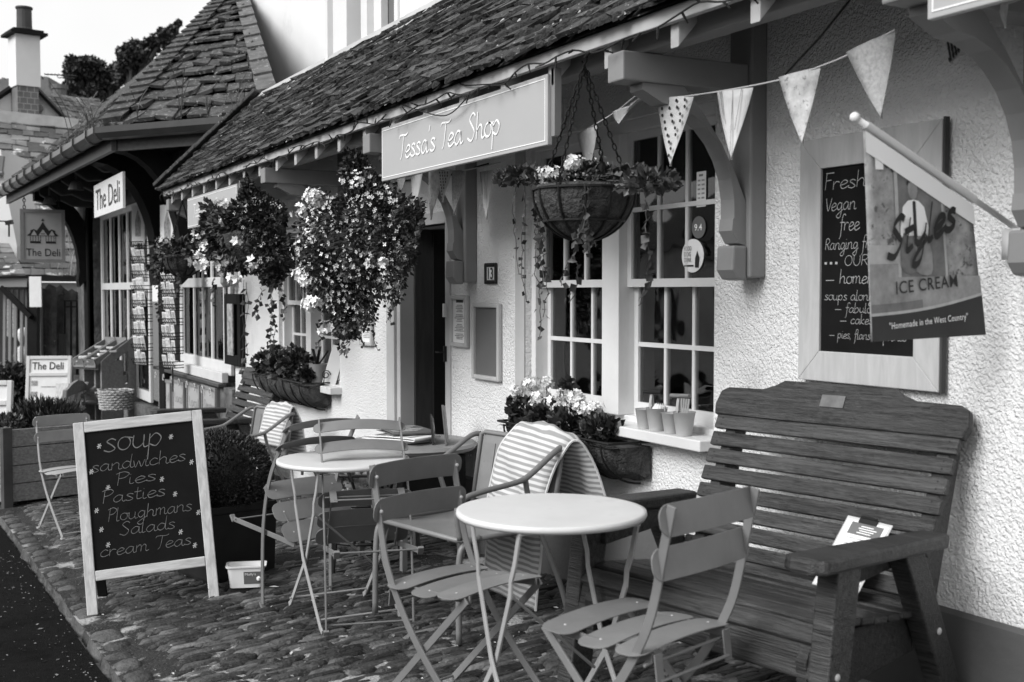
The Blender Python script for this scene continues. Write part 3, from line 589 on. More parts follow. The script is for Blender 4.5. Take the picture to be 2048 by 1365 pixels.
for px in (98, 152):
    p = wp(px, 385 if px > 120 else 365, -.75); fl.lathe([(.03, .12), (.06, .1), (.10, 0), (.09, 0)], (p.x, p.y, 2.72), 12); fl.tube([(p.x, p.y, 2.84), (p.x, p.y+.0, 3.0)], .015, 6)
obj('floodlight', fl, m_signgrey, deli)
# signs of the deli
def plain_sign(name, x0, x1, z0, z1, y, label, body, tx, mat=m_white, cat='shop sign'):
    t = thing(name, label, cat, (x0, y, z0)); W_, H_ = x1-x0, z1-z0; b = MB(); b.bx(0, W_, 0, .03, 0, H_); obj('board', b, mat, t, bevel=.003)
    l = MB(); font_text(l, body, (W_*tx[0], 0, H_*tx[1]), (1, 0, 0), (0, 0, 1), W_*tx[2], H_*tx[3], lift=.004); obj('lettering', l, m_ink, t); return t
a_, b_ = wp(188, 404, -.72), wp(245, 380, -.72); plain_sign('fascia_sign', a_.x, b_.x, wp(188, 437, -.72).z, wp(188, 372, -.72).z, -.72, 'white board with two black words hung under the dark gutter', 'The Deli', (.08, .20, .84, .62))
xh = -19.0; tl, br = xp(40, 418, xh), xp(131, 526, xh)
t = thing('hanging_pictogram_sign', 'grey square sign with a black market building picture, hung on chains', 'shop sign', (xh, tl.y, br.z)); W_, H_ = br.y-tl.y, tl.z-br.z
b = MB(); b.bx(-.05, 0, 0, W_, 0, H_); obj('board', b, M('mid_grey_sign', .34, .5, .08), t, bevel=.004)
fr = MB(); q = .05
for r in ((0, W_, 0, q), (0, W_, H_-q, H_), (0, q, q, H_-q), (W_-q, W_, q, H_-q)): fr.bx(-.055, .012, r[0], r[1], r[2], r[3])
obj('frame', fr, M('sign_frame_grey', .2, .5, .1), t)
ch = MB()
for yy in (.06, W_-.08):
    for k in range(9): ch.tube([(-.02+.018*math.cos(a)*(k % 2), yy+.018*math.cos(a)*((k+1) % 2), H_+.03+k*.05+.03*math.sin(a)) for a in [i*.785 for i in range(8)]], .007, 5, close=True)
obj('chain', ch, m_iron, t)
l = MB(); u_, v_ = (0, 1, 0), (0, 0, 1)
font_text(l, 'The Deli', (0, W_*.12, H_*.12), u_, v_, W_*.76, H_*.14, lift=.004)
pt = lambda pts: l.add([(.004, W_*a, H_*b_) for a, b_ in pts], [tuple(range(len(pts)))])
pt([(.14, .50), (.86, .50), (.78, .56), (.78, .60), (.70, .63), (.64, .60), (.58, .66), (.50, .77), (.42, .66), (.36, .60), (.30, .63), (.22, .60), (.22, .56)])
pt([(.46, .78), (.54, .78), (.50, .83)]); pt([(.21, .36), (.45, .36), (.45, .40), (.21, .40)]); pt([(.56, .36), (.79, .36), (.79, .40), (.56, .40)])
for a in (.21, .27, .33, .39, .44, .56, .62, .68, .74, .78): pt([(a, .40), (a+.012, .40), (a+.012, .50), (a, .50)])
obj('lettering', l, m_ink, t)
l = MB(); pt2 = lambda pts: l.add([(.006, W_*a, H_*b_) for a, b_ in pts], [tuple(range(len(pts)))])
pt2([(.23, .51), (.37, .51), (.30, .605)]); pt2([(.63, .51), (.77, .51), (.70, .605)]); pt2([(.40, .51), (.60, .51), (.50, .625)]); obj('gable_shapes', l, bpy.data.materials['mid_grey_sign'], t)
l = MB(); [l.add([(.008, W_*(.46+.03*i+a), H_*(.525+b_)) for a, b_ in ((0, 0), (.018, 0), (.018, .03), (0, .03))], [(0, 1, 2, 3)]) for i in range(3)]; obj('window_shapes', l, m_ink, t)

# ================================================================ ACROSS THE FAR END OF THE STREET
def P4(a, b, c, d, dep): return [dp(*p, dep) for p in (a, b, c, d)]
D0 = 25.0
cot = thing('slate_cottage', 'cottage with a sweeping lichen-spotted slate roof, white gable and tall white chimney', 'house')
e0, e1, t1, t0 = dp(-60, 553, D0-2.2), dp(215, 556, D0-1.2), dp(215, 262, D0+2.6), dp(-60, 232, D0+1.6)
rf = MB(); tiles(rf, e0, e1, t0, t1, 26, .30, th=.03, jit=.03, lift=.035); rf.add([e0, e1, t1, t0], [(0, 1, 2, 3)]); crf = obj('roof', rf, m_slate3, cot)
r = MB(); r.sweep([t0+V(0, 0, .02), t1+V(0, 0, .02)], [(-.16, -.12), (.16, -.12), (.16, .16), (-.16, .16)]); obj('ridge_flashing', r, m_lead, crf)
g_ = MB(); dn = (t1-t0).cross(V(0, 0, 1)).normalized()
def wallplane(px, py, dep0=D0+2.2, k=.0045): return dp(px, py, dep0+k*px)
gp_ = [wallplane(-70, 262), wallplane(140, 262), wallplane(136, 246), wallplane(76, 182), wallplane(22, 182), wallplane(-70, 262)]
g_.prism(gp_[:5]+[wallplane(-60, 240)], FWD*.3); obj('gable_wall', g_, m_smooth, cot)
v_ = MB(); v_.bar([wallplane(24, 180)-FWD*.03, wallplane(-40, 222)-FWD*.03], .30, .07, side=FWD); obj('verge', v_, m_dark, cot); v_ = MB(); v_.bar([wallplane(76, 180)-FWD*.03, wallplane(140, 247)-FWD*.03], .30, .07, side=FWD); obj('verge', v_, m_dark, cot)
rf = MB(); a0, a1, a2, a3 = wallplane(137, 250, D0+2.4), dp(235, 262, D0+8), dp(195, 200, D0+9), wallplane(84, 190, D0+2.5); tiles(rf, a0, a1, a3, a2, 11, .5, th=.04); rf.add([a0, a1, a2, a3], [(0, 1, 2, 3)]); obj('rear_roof', rf, m_slate3, cot)
chm = MB(); A = wallplane(28, 235)-FWD*.22; ru = (_fh*math.cos(math.radians(52))+RIGHT*math.sin(math.radians(52))); fu = Vector((-ru.y, ru.x, 0)); A = A-FWD*.25+RIGHT*.28
cwid = (wallplane(73, 235)-wallplane(28, 235)).length; zt_, zb_, zm_ = wallplane(50, 80).z, wallplane(50, 262).z, wallplane(50, 180).z
def cbox(mb, x0, x1, y0, y1, z0, z1): mb.hexa([Vector((A.x, A.y, 0))+ru*x+fu*y+V(0, 0, z) for z in (z0, z1) for x, y in ((x0, y0), (x1, y0), (x1, y1), (x0, y1))])
cbox(chm, -.03, cwid+.02, -.06, .55, zm_, zt_); ck = obj('chimney', chm, m_smooth, cot)
b = MB(); cbox(b, 0, cwid-.02, -.03, .5, zb_, zm_-.002); obj('brick_base', b, m_brick, ck)
mo = MB(); hh = zm_-zb_
for i in range(7): z = zb_+hh*i/7; cbox(mo, 0, cwid-.02, -.034, -.03, z, z+.018)
for i in range(7):
    for k in range(3): x = cwid*((k+.5*(i % 2)+.25)/3); z = zb_+hh*i/7; cbox(mo, min(x, cwid-.05), min(x, cwid-.05)+.016, -.034, -.03, z, z+hh/7)
obj('mortar_joints', mo, M('pale_mortar', .28, .9), ck)
b = MB(); cbox(b, -.16, cwid+.16, -.2, .68, zt_, zt_+.06); cbox(b, -.09, cwid+.09, -.13, .62, zt_+.06, zt_+.12); obj('cap', b, m_dark, ck)
b = MB(); pc = A+ru*(cwid*.52)+fu*.25; b.lathe([(.2, 0), (.2, .06), (.17, .08), (.165, .5), (.19, .52), (.19, .56), (.14, .56)], (pc.x, pc.y, zt_+.12), 16); obj('pot', b, M('dark_pot', .04, .7), ck)
l = MB(); lp_ = wallplane(79, 219)-FWD*.05; l.lathe([(.10, 0), (.10, .1), (.06, .14), (.0, .14)], (0, 0, 0), 14)
o = obj('wall_vent', l, m_signgrey, cot); o.rotation_euler = (math.radians(90), 0, TH+math.radians(62)); o.location = lp_
eg = MB(); eg.bar([e0+V(0, 0, -.03)-FWD*.1, e1+V(0, 0, -.03)-FWD*.1], .14, .12); obj('gutter', eg, m_gut, cot); eg = MB(); eg.bar([e0+V(0, 0, -.26), e1+V(0, 0, -.26)], .06, .30, side=FWD); obj('eaves_board', eg, m_white, cot)
# white house at the very edge with a lantern
wh = thing('white_house', 'white rendered house with a sloping side at the edge of the view', 'house')
b = MB(); b.prism([dp(-150, 250, 21), dp(2, 300, 21), dp(8, 360, 21), dp(34, 492, 21), dp(34, 520, 21), dp(-150, 520, 21)], FWD*1.2); obj('wall', b, m_smooth, wh)
pr = MB(); p0, p1, q0, q1 = dp(-90, 560, 19.3), dp(52, 553, 19.3), dp(-90, 488, 20.8), dp(20, 492, 20.8); tiles(pr, p0, p1, q0, q1, 6, .4, th=.03); pr.add([p0, p1, q1, q0], [(0, 1, 2, 3)]); obj('porch_roof', pr, m_slate3, wh)
b = MB(); b.bar([dp(-90, 566, 19.4), dp(55, 566, 19.4)], .06, .14, side=FWD); obj('fascia', b, m_trim, wh)
b = MB(); b.bar([dp(-90, 318, 20.9), dp(7, 330, 20.9)], .06, .30, side=FWD); b.tube([dp(-40, 345, 20.9), dp(6, 347, 20.9)], .05); obj('gutter_end', b, m_signgrey, wh)
lan = MB(); lan.tube([dp(-60, 442, 20.8), dp(20, 443, 20.8)], .012); lan.tube([dp(18, 448, 20.8), dp(18, 474, 20.8)], .015); lan.bar([dp(12, 447, 20.8), dp(25, 444, 20.8)], .09, .07)
tag(obj('wall_lamp_bracket', lan, m_iron), 'black iron lamp bracket on the white house', 'lamp bracket')
# timber shelter with upright white slats
sh = thing('slatted_shelter', 'open timber shelter with upright pale slats and a black corner brace', 'shelter')
for px in (10, 21, 32, 44, 54): b = MB(); p = dp(px, 580, 19.6); q = dp(px-1, 745 if px > 25 else 732, 19.6); b.bar([p, q], .042, .05, side=RIGHT); obj('slat', b, m_trim, sh)
b = MB(); b.bar([dp(-80, 737, 19.65), dp(56, 748, 19.65)], .07, .16, side=FWD); obj('rail', b, m_trim, sh)
b = MB(); b.bar([dp(67, 565, 19.5), dp(67, 760, 19.5)], .16, .14, side=RIGHT); obj('post', b, m_dark, sh)
b = MB(); b.bar([dp(3, 575, 19.4), dp(62, 634, 19.4)], .10, .08, side=FWD); obj('brace', b, m_dark, sh)
b = MB(); b.bar([dp(78, 575, 20.3), dp(79, 720, 20.3)], .09, .09, side=RIGHT); obj('door_post', b, M('brown_post', .11, .7, .3, grain=(8, 8, 1)), sh)
b = MB(); b.hexa([dp(-120, 745, 21.5), dp(62, 745, 21.5), dp(62, 745, 21.6), dp(-120, 745, 21.6), dp(-120, 560, 21.5), dp(62, 560, 21.5), dp(62, 560, 21.6), dp(-120, 560, 21.6)]); obj('back_wall', b, m_inside, sh)
b = MB(); b.hexa([dp(8, 672, 21.3), dp(30, 676, 21.3), dp(30, 676, 21.4), dp(8, 672, 21.4), dp(8, 600, 21.3), dp(30, 596, 21.3), dp(30, 596, 21.4), dp(8, 600, 21.4)]); obj('far_pane', b, m_greyp, sh)
b = MB(); b.bx(-.1, .1, -.01, .01, -.25, .25); o = obj('notice', b, m_paper, sh); o.location = dp(71, 584, 19.3); o.rotation_euler = (0, 0, math.radians(60))
# rubble wall and iron gate
rw = MB(); n = 14
for i in range(n):
    pa, pb = 82+108*i/n, 82+108*(i+1)/n
    ta, tb = 577-6*math.sin(i*.5)+4*math.sin(i*2.1)+(8 if i > 11 else 0), 577-6*math.sin(i*.5+.5)+4*math.sin(i*2.1+2.1)+(8 if i > 10 else 0)
    da, db = 22+.1*math.sin(i*1.3), 22+.1*math.sin(i*1.3+1.3)
    rw.hexa([dp(pa, 800, da), dp(pb, 800, db), dp(pb, 800, db+.5), dp(pa, 800, da+.5), dp(pa, ta, da), dp(pb, tb, db), dp(pb, tb, db+.5), dp(pa, ta, da+.5)])
tag(obj('rubble_wall', rw, m_stone), 'mossy dark rubble stone wall behind the iron gate', 'wall')
ga = thing('iron_gate', 'tall narrow black iron gate against the rubble wall', 'gate')
b = MB()
for px in (129, 142, 154, 167): b.bar([dp(px, 602, 21), dp(px, 760, 21)], .035, .035)
obj('bars', b, m_iron, ga); b = MB(); b.bar([dp(128, 602, 21), dp(168, 602, 21)], .04, .03); b.bar([dp(128, 614, 21), dp(168, 614, 21)], .03, .03); obj('rail', b, m_iron, ga)
b = MB(); b.bar([dp(125, 668, 20.9), dp(125, 760, 20.9)], .10, .08, side=RIGHT); obj('post', b, m_iron, ga)
# second chimney pot, aerial, castle
ch2 = MB(); p = dp(120, 200, 34); ch2.lathe([(.20, -.6), (.2, .28), (.23, .3), (.23, .42), (.17, .42)], p, 14); tag(obj('chimney_pot', ch2, M('grey_pot', .10, .8)), 'grey clay chimney pot standing on the rear roof', 'chimney pot')
ae = MB(); ae.tube([dp(133, 200, 33), dp(133, 152, 33)], .02, 5); ae.tube([dp(89, 149, 33), dp(152, 152, 33)], .018, 5)
for i in range(9): q = dp(92+i*7, 149+i*.3, 33); ae.tube([q-FWD*.12, q+FWD*.12], .008, 4)
ae.tube([dp(114, 151, 33), dp(116, 156, 33), dp(132, 156, 33), dp(150, 157, 33)], .014, 5)
tag(obj('television_aerial', ae, m_iron), 'thin television aerial on a pole in front of the trees', 'aerial')
cs = thing('castle_tower', 'far castle tower with battlements behind the white chimney', 'castle')
def crenel(pts, dep, name):
    b = MB(); b.prism([dp(x, y, dep) for x, y in pts], FWD*6); return obj(name, b, M('castle_stone_'+name, .12, .95, .4, .5, bump=.5, bs=1.5), cs)
crenel([(-30, 215), (-30, 158), (3, 158), (4, 155), (9, 156), (9, 160), (13, 160), (13, 157), (23, 158), (23, 215)], 130, 'curtain_wall')
crenel([(75, 200), (75, 150), (83, 152), (83, 159), (87, 160), (87, 153), (96, 154), (97, 174), (99, 180), (104, 184), (104, 191), (106, 184), (113, 186), (113, 200)], 125, 'turret')
# ================================================================ FURNITURE ON THE PAVEMENT
GRP_CH = 'folding slatted bistro chairs'
def bistro_chair(mat, label):
    """local frame: origin on the ground, facing +Y"""
    t = thing('bistro_chair', label, 'chair', group=GRP_CH)
    side = lambda s: [(s*.185, -.242, .825), (s*.185, -.21, .68), (s*.185, -.195, .60), (s*.188, -.165, .50), (s*.19, -.10, .38), (s*.19, -.01, .26), (s*.19, .12, .13), (s*.19, .25, .012)]
    for s in (-1, 1):
        P = catmull(side(s), 4); b = MB(); b.bar(P, .007, .026, side=(1, 0, 0)); b.bx(s*.19-.012, s*.19+.012, .235, .275, .0, .012); obj('upright', b, mat, t, bevel=.0015)
        b = MB(); b.bar([(s*.172, .19, .445), (s*.172, .17, .425), (s*.172, -.02, .235), (s*.172, -.24, .012)], .007, .024, side=(1, 0, 0)); b.bx(s*.172-.012, s*.172+.012, -.27, -.23, 0, .012); obj('rear_leg', b, mat, t, bevel=.0015)
        b = MB(); b.bar([(s*.155, -.165, .428), (s*.155, .05, .432), (s*.155, .19, .445)], .006, .022, side=(1, 0, 0)); obj('seat_rail', b, mat, t)
    for y, z in ((.235, .035), (-.225, .035), (-.16, .415)): b = MB(); b.tube([(-.185, y, z), (.185, y, z)], .0045, 6); obj('crossbar', b, mat, t)
    b = MB(); b.bar([(-.15, -.175, .44), (-.15, -.185, .36)], .03, .004, side=(1, 0, 0)); b.bar([(.15, -.175, .44), (.15, -.185, .36)], .03, .004, side=(1, 0, 0)); b.tube([(-.15, -.185, .372), (.15, -.185, .372)], .0045, 6); obj('seat_catch', b, mat, t)
    for z, y, h in ((.787, -.230, .082), (.675, -.208, .082)):
        b = MB(); b.slat(.425, h, .0035, (0, y+.004, z), (-1, 0, 0), (0, .18, 1), bow=-.022); o = obj('back_slat', b, mat, t, bevel=.001)
        r = MB()
        for s in (-1, 1): r.ball((s*.185, y+.012, z), .007, 5)
        obj('rivet', r, m_zinc, o)
    for y, z, d in ((-.115, .437, .098), (.005, .432, .105), (.128, .446, .11)):
        b = MB(); b.slat(.42, d, .0035, (0, y, z), (1, 0, 0), (0, 1, .04 if y > .1 else -.02), bow=.014, rr=.04); o = obj('seat_slat', b, mat, t, bevel=.001)
        r = MB()
        for s in (-1, 1): r.ball((s*.155, y, z+.006), .006, 5)
        obj('rivet', r, m_zinc, o)
    return t
def rz_from_cam(a):           # facing angle given clockwise from the camera's forward direction -> rotation of local +Y
    a = math.radians(a); d = _fh*math.cos(a)+RIGHT*math.sin(a); return math.atan2(d.y, d.x)-math.pi/2
cha = bistro_chair(m_metal, 'grey folding bistro chair seen from behind, in front of the big wooden bench')
def put(o, x, y, rz, dz=0): o.location = (x, y, gz(x, y)+.012+dz); o.rotation_euler = (0, 0, rz); return o
put(cha, -2.60, -1.13, rz_from_cam(-46))
chb = dup(cha, (0, 0, 0), 0, 'grey bistro chair showing the front of its back slats, facing the nearest white table'); put(chb, -3.475, -1.235, rz_from_cam(133))
def tip(o, foot, side, rz, ang):      # chair tipped forward on its front feet so that its back leans on the table; foot: where the foot at local x=side*.19 stands
    R = Matrix.Rotation(rz, 4, 'Z') @ Matrix.Rotation(-ang, 4, 'X') @ Matrix.Translation((-side*.19, -.25, 0))
    o.matrix_basis = Matrix.Translation((foot[0], foot[1], gz(*foot)+.012)) @ R; return o
TX, TY = -5.06, -1.08
chc = dup(cha, (0, 0, 0), 0, 'bistro chair tipped forward onto the farther table, pale rounded back and dark seat underside')
tip(chc, (-4.787, -1.259), -1, math.radians(76), math.radians(54))
chd = dup(cha, (0, 0, 0), 0, 'bistro chair tipped against the farther table, grey seat slats facing out above the tub')
tip(chd, (-5.55, -1.323), 1, rz_from_cam(140), math.radians(48))
che = bistro_chair(m_metal_pale, 'pale grey folding bistro chair half hidden behind the chalked menu board'); put(che, -9.00, -1.72, rz_from_cam(138))
def bistro_table(x, y, rz, label, chipped=False, R=.30):
    t = thing('bistro_table', label, 'table', (x, y, gz(x, y)+.012), rz, group='round white folding bistro tables')
    b = MB(); b.lathe([(.0, .700), (R-.015, .700), (R-.002, .697), (R+.002, .706), (R, .716), (R-.012, .717), (.0, .713)], (0, 0, 0), 56); obj('tabletop', b, m_table, t, smooth=True)
    for y_ in (-.185, .185):
        for s in (-1, 1):
            b = MB(); P = [(s*.20, y_, .698), (s*.165, y_, .60), (s*.135, y_, .545), (s*.13, y_, .50), (0, y_+.008*s, .28), (-s*.235, y_+.008*s, .022), (-s*.262, y_+.008*s, .008)]
            b.bar(P, .007, .022, side=(0, 1, 0)); obj('leg', b, m_metal_pale, t, bevel=.0015)
    for P in ([(-.21, -.19, .05), (-.21, .19, .05)], [(.21, -.19, .05), (.21, .19, .05)], [(.13, -.18, .50), (-.05, .17, .20)]): b = MB(); b.tube(P, .005, 6); obj('crossbar', b, m_metal_pale, t)
    for x_ in (-.2, .2): b = MB(); b.bar([(x_, -.19, .694), (x_, .19, .694)], .02, .008); obj('top_bearer', b, m_metal_pale, t)
    if chipped:
        b = MB()
        for a in (-2.05, -1.9): b.bar([(.303*math.cos(a), .303*math.sin(a), .706), (.303*math.cos(a+.09), .303*math.sin(a+.09), .706)], .003, .018, side=(math.cos(a), math.sin(a), 0))
        obj('chipped_rim', b, m_iron, t)
    return t
bistro_table(-3.04, -1.15, math.radians(-6), 'round white bistro table nearest the bench, its top clear', R=.285)
bistro_table(TX, TY, 0, 'round white bistro table with chipped rim and chairs tipped against it', True)
# ---- metal armchairs with striped cushions
def armchair(label):
    t = thing('metal_armchair', label, 'armchair', group='grey tubular metal armchairs'); m = m_metal
    # local: +Y is the back, -Y the front; x right. seat 0.56 wide
    for s in (-1, 1):
        b = MB(); P = catmull([(s*.275, .255, .75), (s*.285, .20, .74), (s*.29, .05, .65), (s*.29, -.02, .625), (s*.29, -.20, .605), (s*.285, -.285, .585), (s*.28, -.315, .54), (s*.28, -.30, .42)], 5); b.tube(P, .0125, 8); obj('arm', b, m, t, smooth=True)
        b = MB(); b.tube(catmull([(s*.275, -.20, .415), (s*.28, -.27, .40), (s*.28, -.305, .33), (s*.285, -.31, .0)], 5), .0125, 8); obj('leg', b, m, t, smooth=True)
        b = MB(); b.tube(catmull([(s*.29, .02, .645), (s*.285, .06, .5), (s*.285, .20, .2), (s*.285, .27, .0)], 4), .0115, 8); obj('leg', b, m, t, smooth=True)
    b = MB(); n = 8
    vs = []; 
    for i in range(n+1):
        yy = -.27+.47*i/n
        for j in range(2): vs += [(-.27+.54*j, yy, .415-.012*math.sin(math.pi*i/n)), ]
    b.add(vs, [(2*i, 2*i+1, 2*i+3, 2*i+2) for i in range(n)]); b.add([(x, y, z-.006) for x, y, z in vs], [(2*i, 2*i+2, 2*i+3, 2*i+1) for i in range(n)]); obj('seat', b, m, t)
    b = MB(); b.tube([(-.275, .20, .412), (-.275, -.24, .412), (-.24, -.285, .41), (.24, -.285, .41), (.275, -.24, .412), (.275, .20, .412)], .0115, 8); obj('seat_frame', b, m, t, smooth=True)
    b = MB(); b.tube([(-.262, .20, .44), (-.262, .25, .75), (-.24, .257, .762), (.24, .257, .762), (.262, .25, .75), (.262, .20, .44)], .011, 8); obj('back_frame', b, m, t, smooth=True)
    xs = [-.25, -.19]+[q for k in range(8) for q in (-.163+k*.042, -.158+k*.042)]+[.19, .25]
    b = MB(); f = lambda x, k: (x, .205+.052*k-.01*math.sin(math.pi*k), .455+.295*k)
    for a, c in [(xs[0], xs[2])]+[(xs[3+2*i], xs[4+2*i]) for i in range(7)]+[(xs[17], xs[19])]: b.hexa([f(a, .12), f(c, .12), f(c, .88), f(a, .88)]+[tuple(Vector(q)+V(0, .005, 0)) for q in (f(a, .12), f(c, .12), f(c, .88), f(a, .88))])
    for k0, k1 in ((0, .12), (.88, 1)): b.hexa([f(-.25, k0), f(.25, k0), f(.25, k1), f(-.25, k1)]+[tuple(Vector(q)+V(0, .005, 0)) for q in (f(-.25, k0), f(.25, k0), f(.25, k1), f(-.25, k1))])
    obj('back_panel', b, m, t)
    return t
ar = armchair('grey metal armchair with striped cushion over its back, between the two white tables'); ARZ = math.radians(12)
put(ar, -4.585, -.645, ARZ); ar.scale = (1.07, 1.04, 1)
ar2 = dup(ar, (0, 0, 0), 0, 'grey metal armchair with striped cushion, behind the clipped round shrub'); put(ar2, -8.38, -.66, ARZ)
m_stripe = bpy.data.materials.new('ticking_stripe'); m_stripe.use_nodes = True
_n = m_stripe.node_tree.nodes; _l = m_stripe.node_tree.links.new; _p = _n['Principled BSDF']; _p.inputs['Roughness'].default_value = .9
_u = _n.new('ShaderNodeUVMap'); _s = _n.new('ShaderNodeSeparateXYZ'); _l(_u.outputs[0], _s.inputs[0])
_m = _n.new('ShaderNodeMath'); _m.operation = 'PINGPONG'; _m.inputs[1].default_value = .5; _l(_s.outputs[0], _m.inputs[0])
_r = _n.new('ShaderNodeMapRange'); _r.inputs['From Min'].default_value = .2; _r.inputs['From Max'].default_value = .3; _r.inputs['To Min'].default_value = .27; _r.inputs['To Max'].default_value = .56; _l(_m.outputs[0], _r.inputs['Value'])
_c = _n.new('ShaderNodeCombineColor'); [_l(_r.outputs[0], _c.inputs[i]) for i in range(3)]; _l(_c.outputs[0], _p.inputs['Base Color'])
def draped_cushion(path, wdt, sd, th, label, loc, rz, stripes=17):
    """a flat striped seat pad folded along PATH (local points), WDT wide along SD"""
    P = catmull(path, 5); sd = Vector(sd).normalized(); me = bpy.data.meshes.new('striped_cushion'); vs, fs, uv = [], [], []; NW = 12; n = len(P)
    L_ = [0.0]
    for i in range(1, n): L_.append(L_[-1]+(Vector(P[i])-Vector(P[i-1])).length)
    for side_ in (1, -1):
        for i, p in enumerate(P):
            t = (Vector(P[min(i+1, n-1)])-Vector(P[max(0, i-1)])).normalized(); nn = t.cross(sd).normalized()
            for j in range(NW+1):
                a = j/NW*2-1; puff = th/2*(1-abs(a)**4)*(1-abs(2*i/(n-1)-1)**8)*(.85+.3*math.sin(i*.9+j*.7)); vs.append(Vector(p)+sd*(a*wdt/2)+nn*(side_*(puff+.002))+nn*.004*math.sin(j*1.9+i*.5)); uv.append((L_[i]*stripes, a))
    q = NW+1; o = n*q
    for i in range(n-1):
        for j in range(NW): fs += [(i*q+j, i*q+j+1, i*q+q+j+1, i*q+q+j), (o+i*q+j, o+i*q+q+j, o+i*q+q+j+1, o+i*q+j+1)]
    edge = [i*q for i in range(n)]+[(n-1)*q+j for j in range(1, q)]+[i*q+NW for i in range(n-2, -1, -1)]+[j for j in range(NW-1, 0, -1)]
    for k in range(len(edge)): a, b = edge[k], edge[(k+1) % len(edge)]; fs.append((a, b, b+o, a+o))
    me.from_pydata(vs, [], fs); ul = me.uv_layers.new(name='UVMap')
    for lp in me.loops: ul.data[lp.index].uv = uv[lp.vertex_index]
    me.materials.append(m_stripe); me.polygons.foreach_set('use_smooth', [True]*len(fs)); ob = bpy.data.objects.new('striped_cushion', me); COL.objects.link(ob); ob.location = loc; ob.rotation_euler = (0, 0, rz)
    pp = MB(); pp.tube([vs[i*q]+sd*-.003 for i in range(n)], .006, 6); pp.tube([vs[i*q+NW]+sd*.003 for i in range(n)], .006, 6); pm = obj('piping', pp, m_cloth, ob); 
    return tag(ob, label, 'cushion', 'striped cushions on the armchairs')
cpath = [(.0, .19, .04), (.01, .205, .25), (.03, .195, .42), (.06, .192, .55), (.10, .205, .68), (.145, .232, .76), (.165, .262, .80), (.18, .30, .785), (.20, .365, .66), (.22, .43, .48)]
draped_cushion(cpath, .37, (1, 0, -.10), .06, 'long striped cushion folded over the back of the nearer metal armchair', ar.location, ARZ, 38)
cpath2 = [(.12, .15, .52), (.12, .20, .68), (.12, .232, .765), (.12, .258, .80), (.12, .29, .78), (.125, .33, .66), (.13, .36, .43)]
draped_cushion(cpath2, .34, (1, 0, .0), .045, 'striped cushion folded over the back of the farther metal armchair', ar2.location, ARZ, 38)
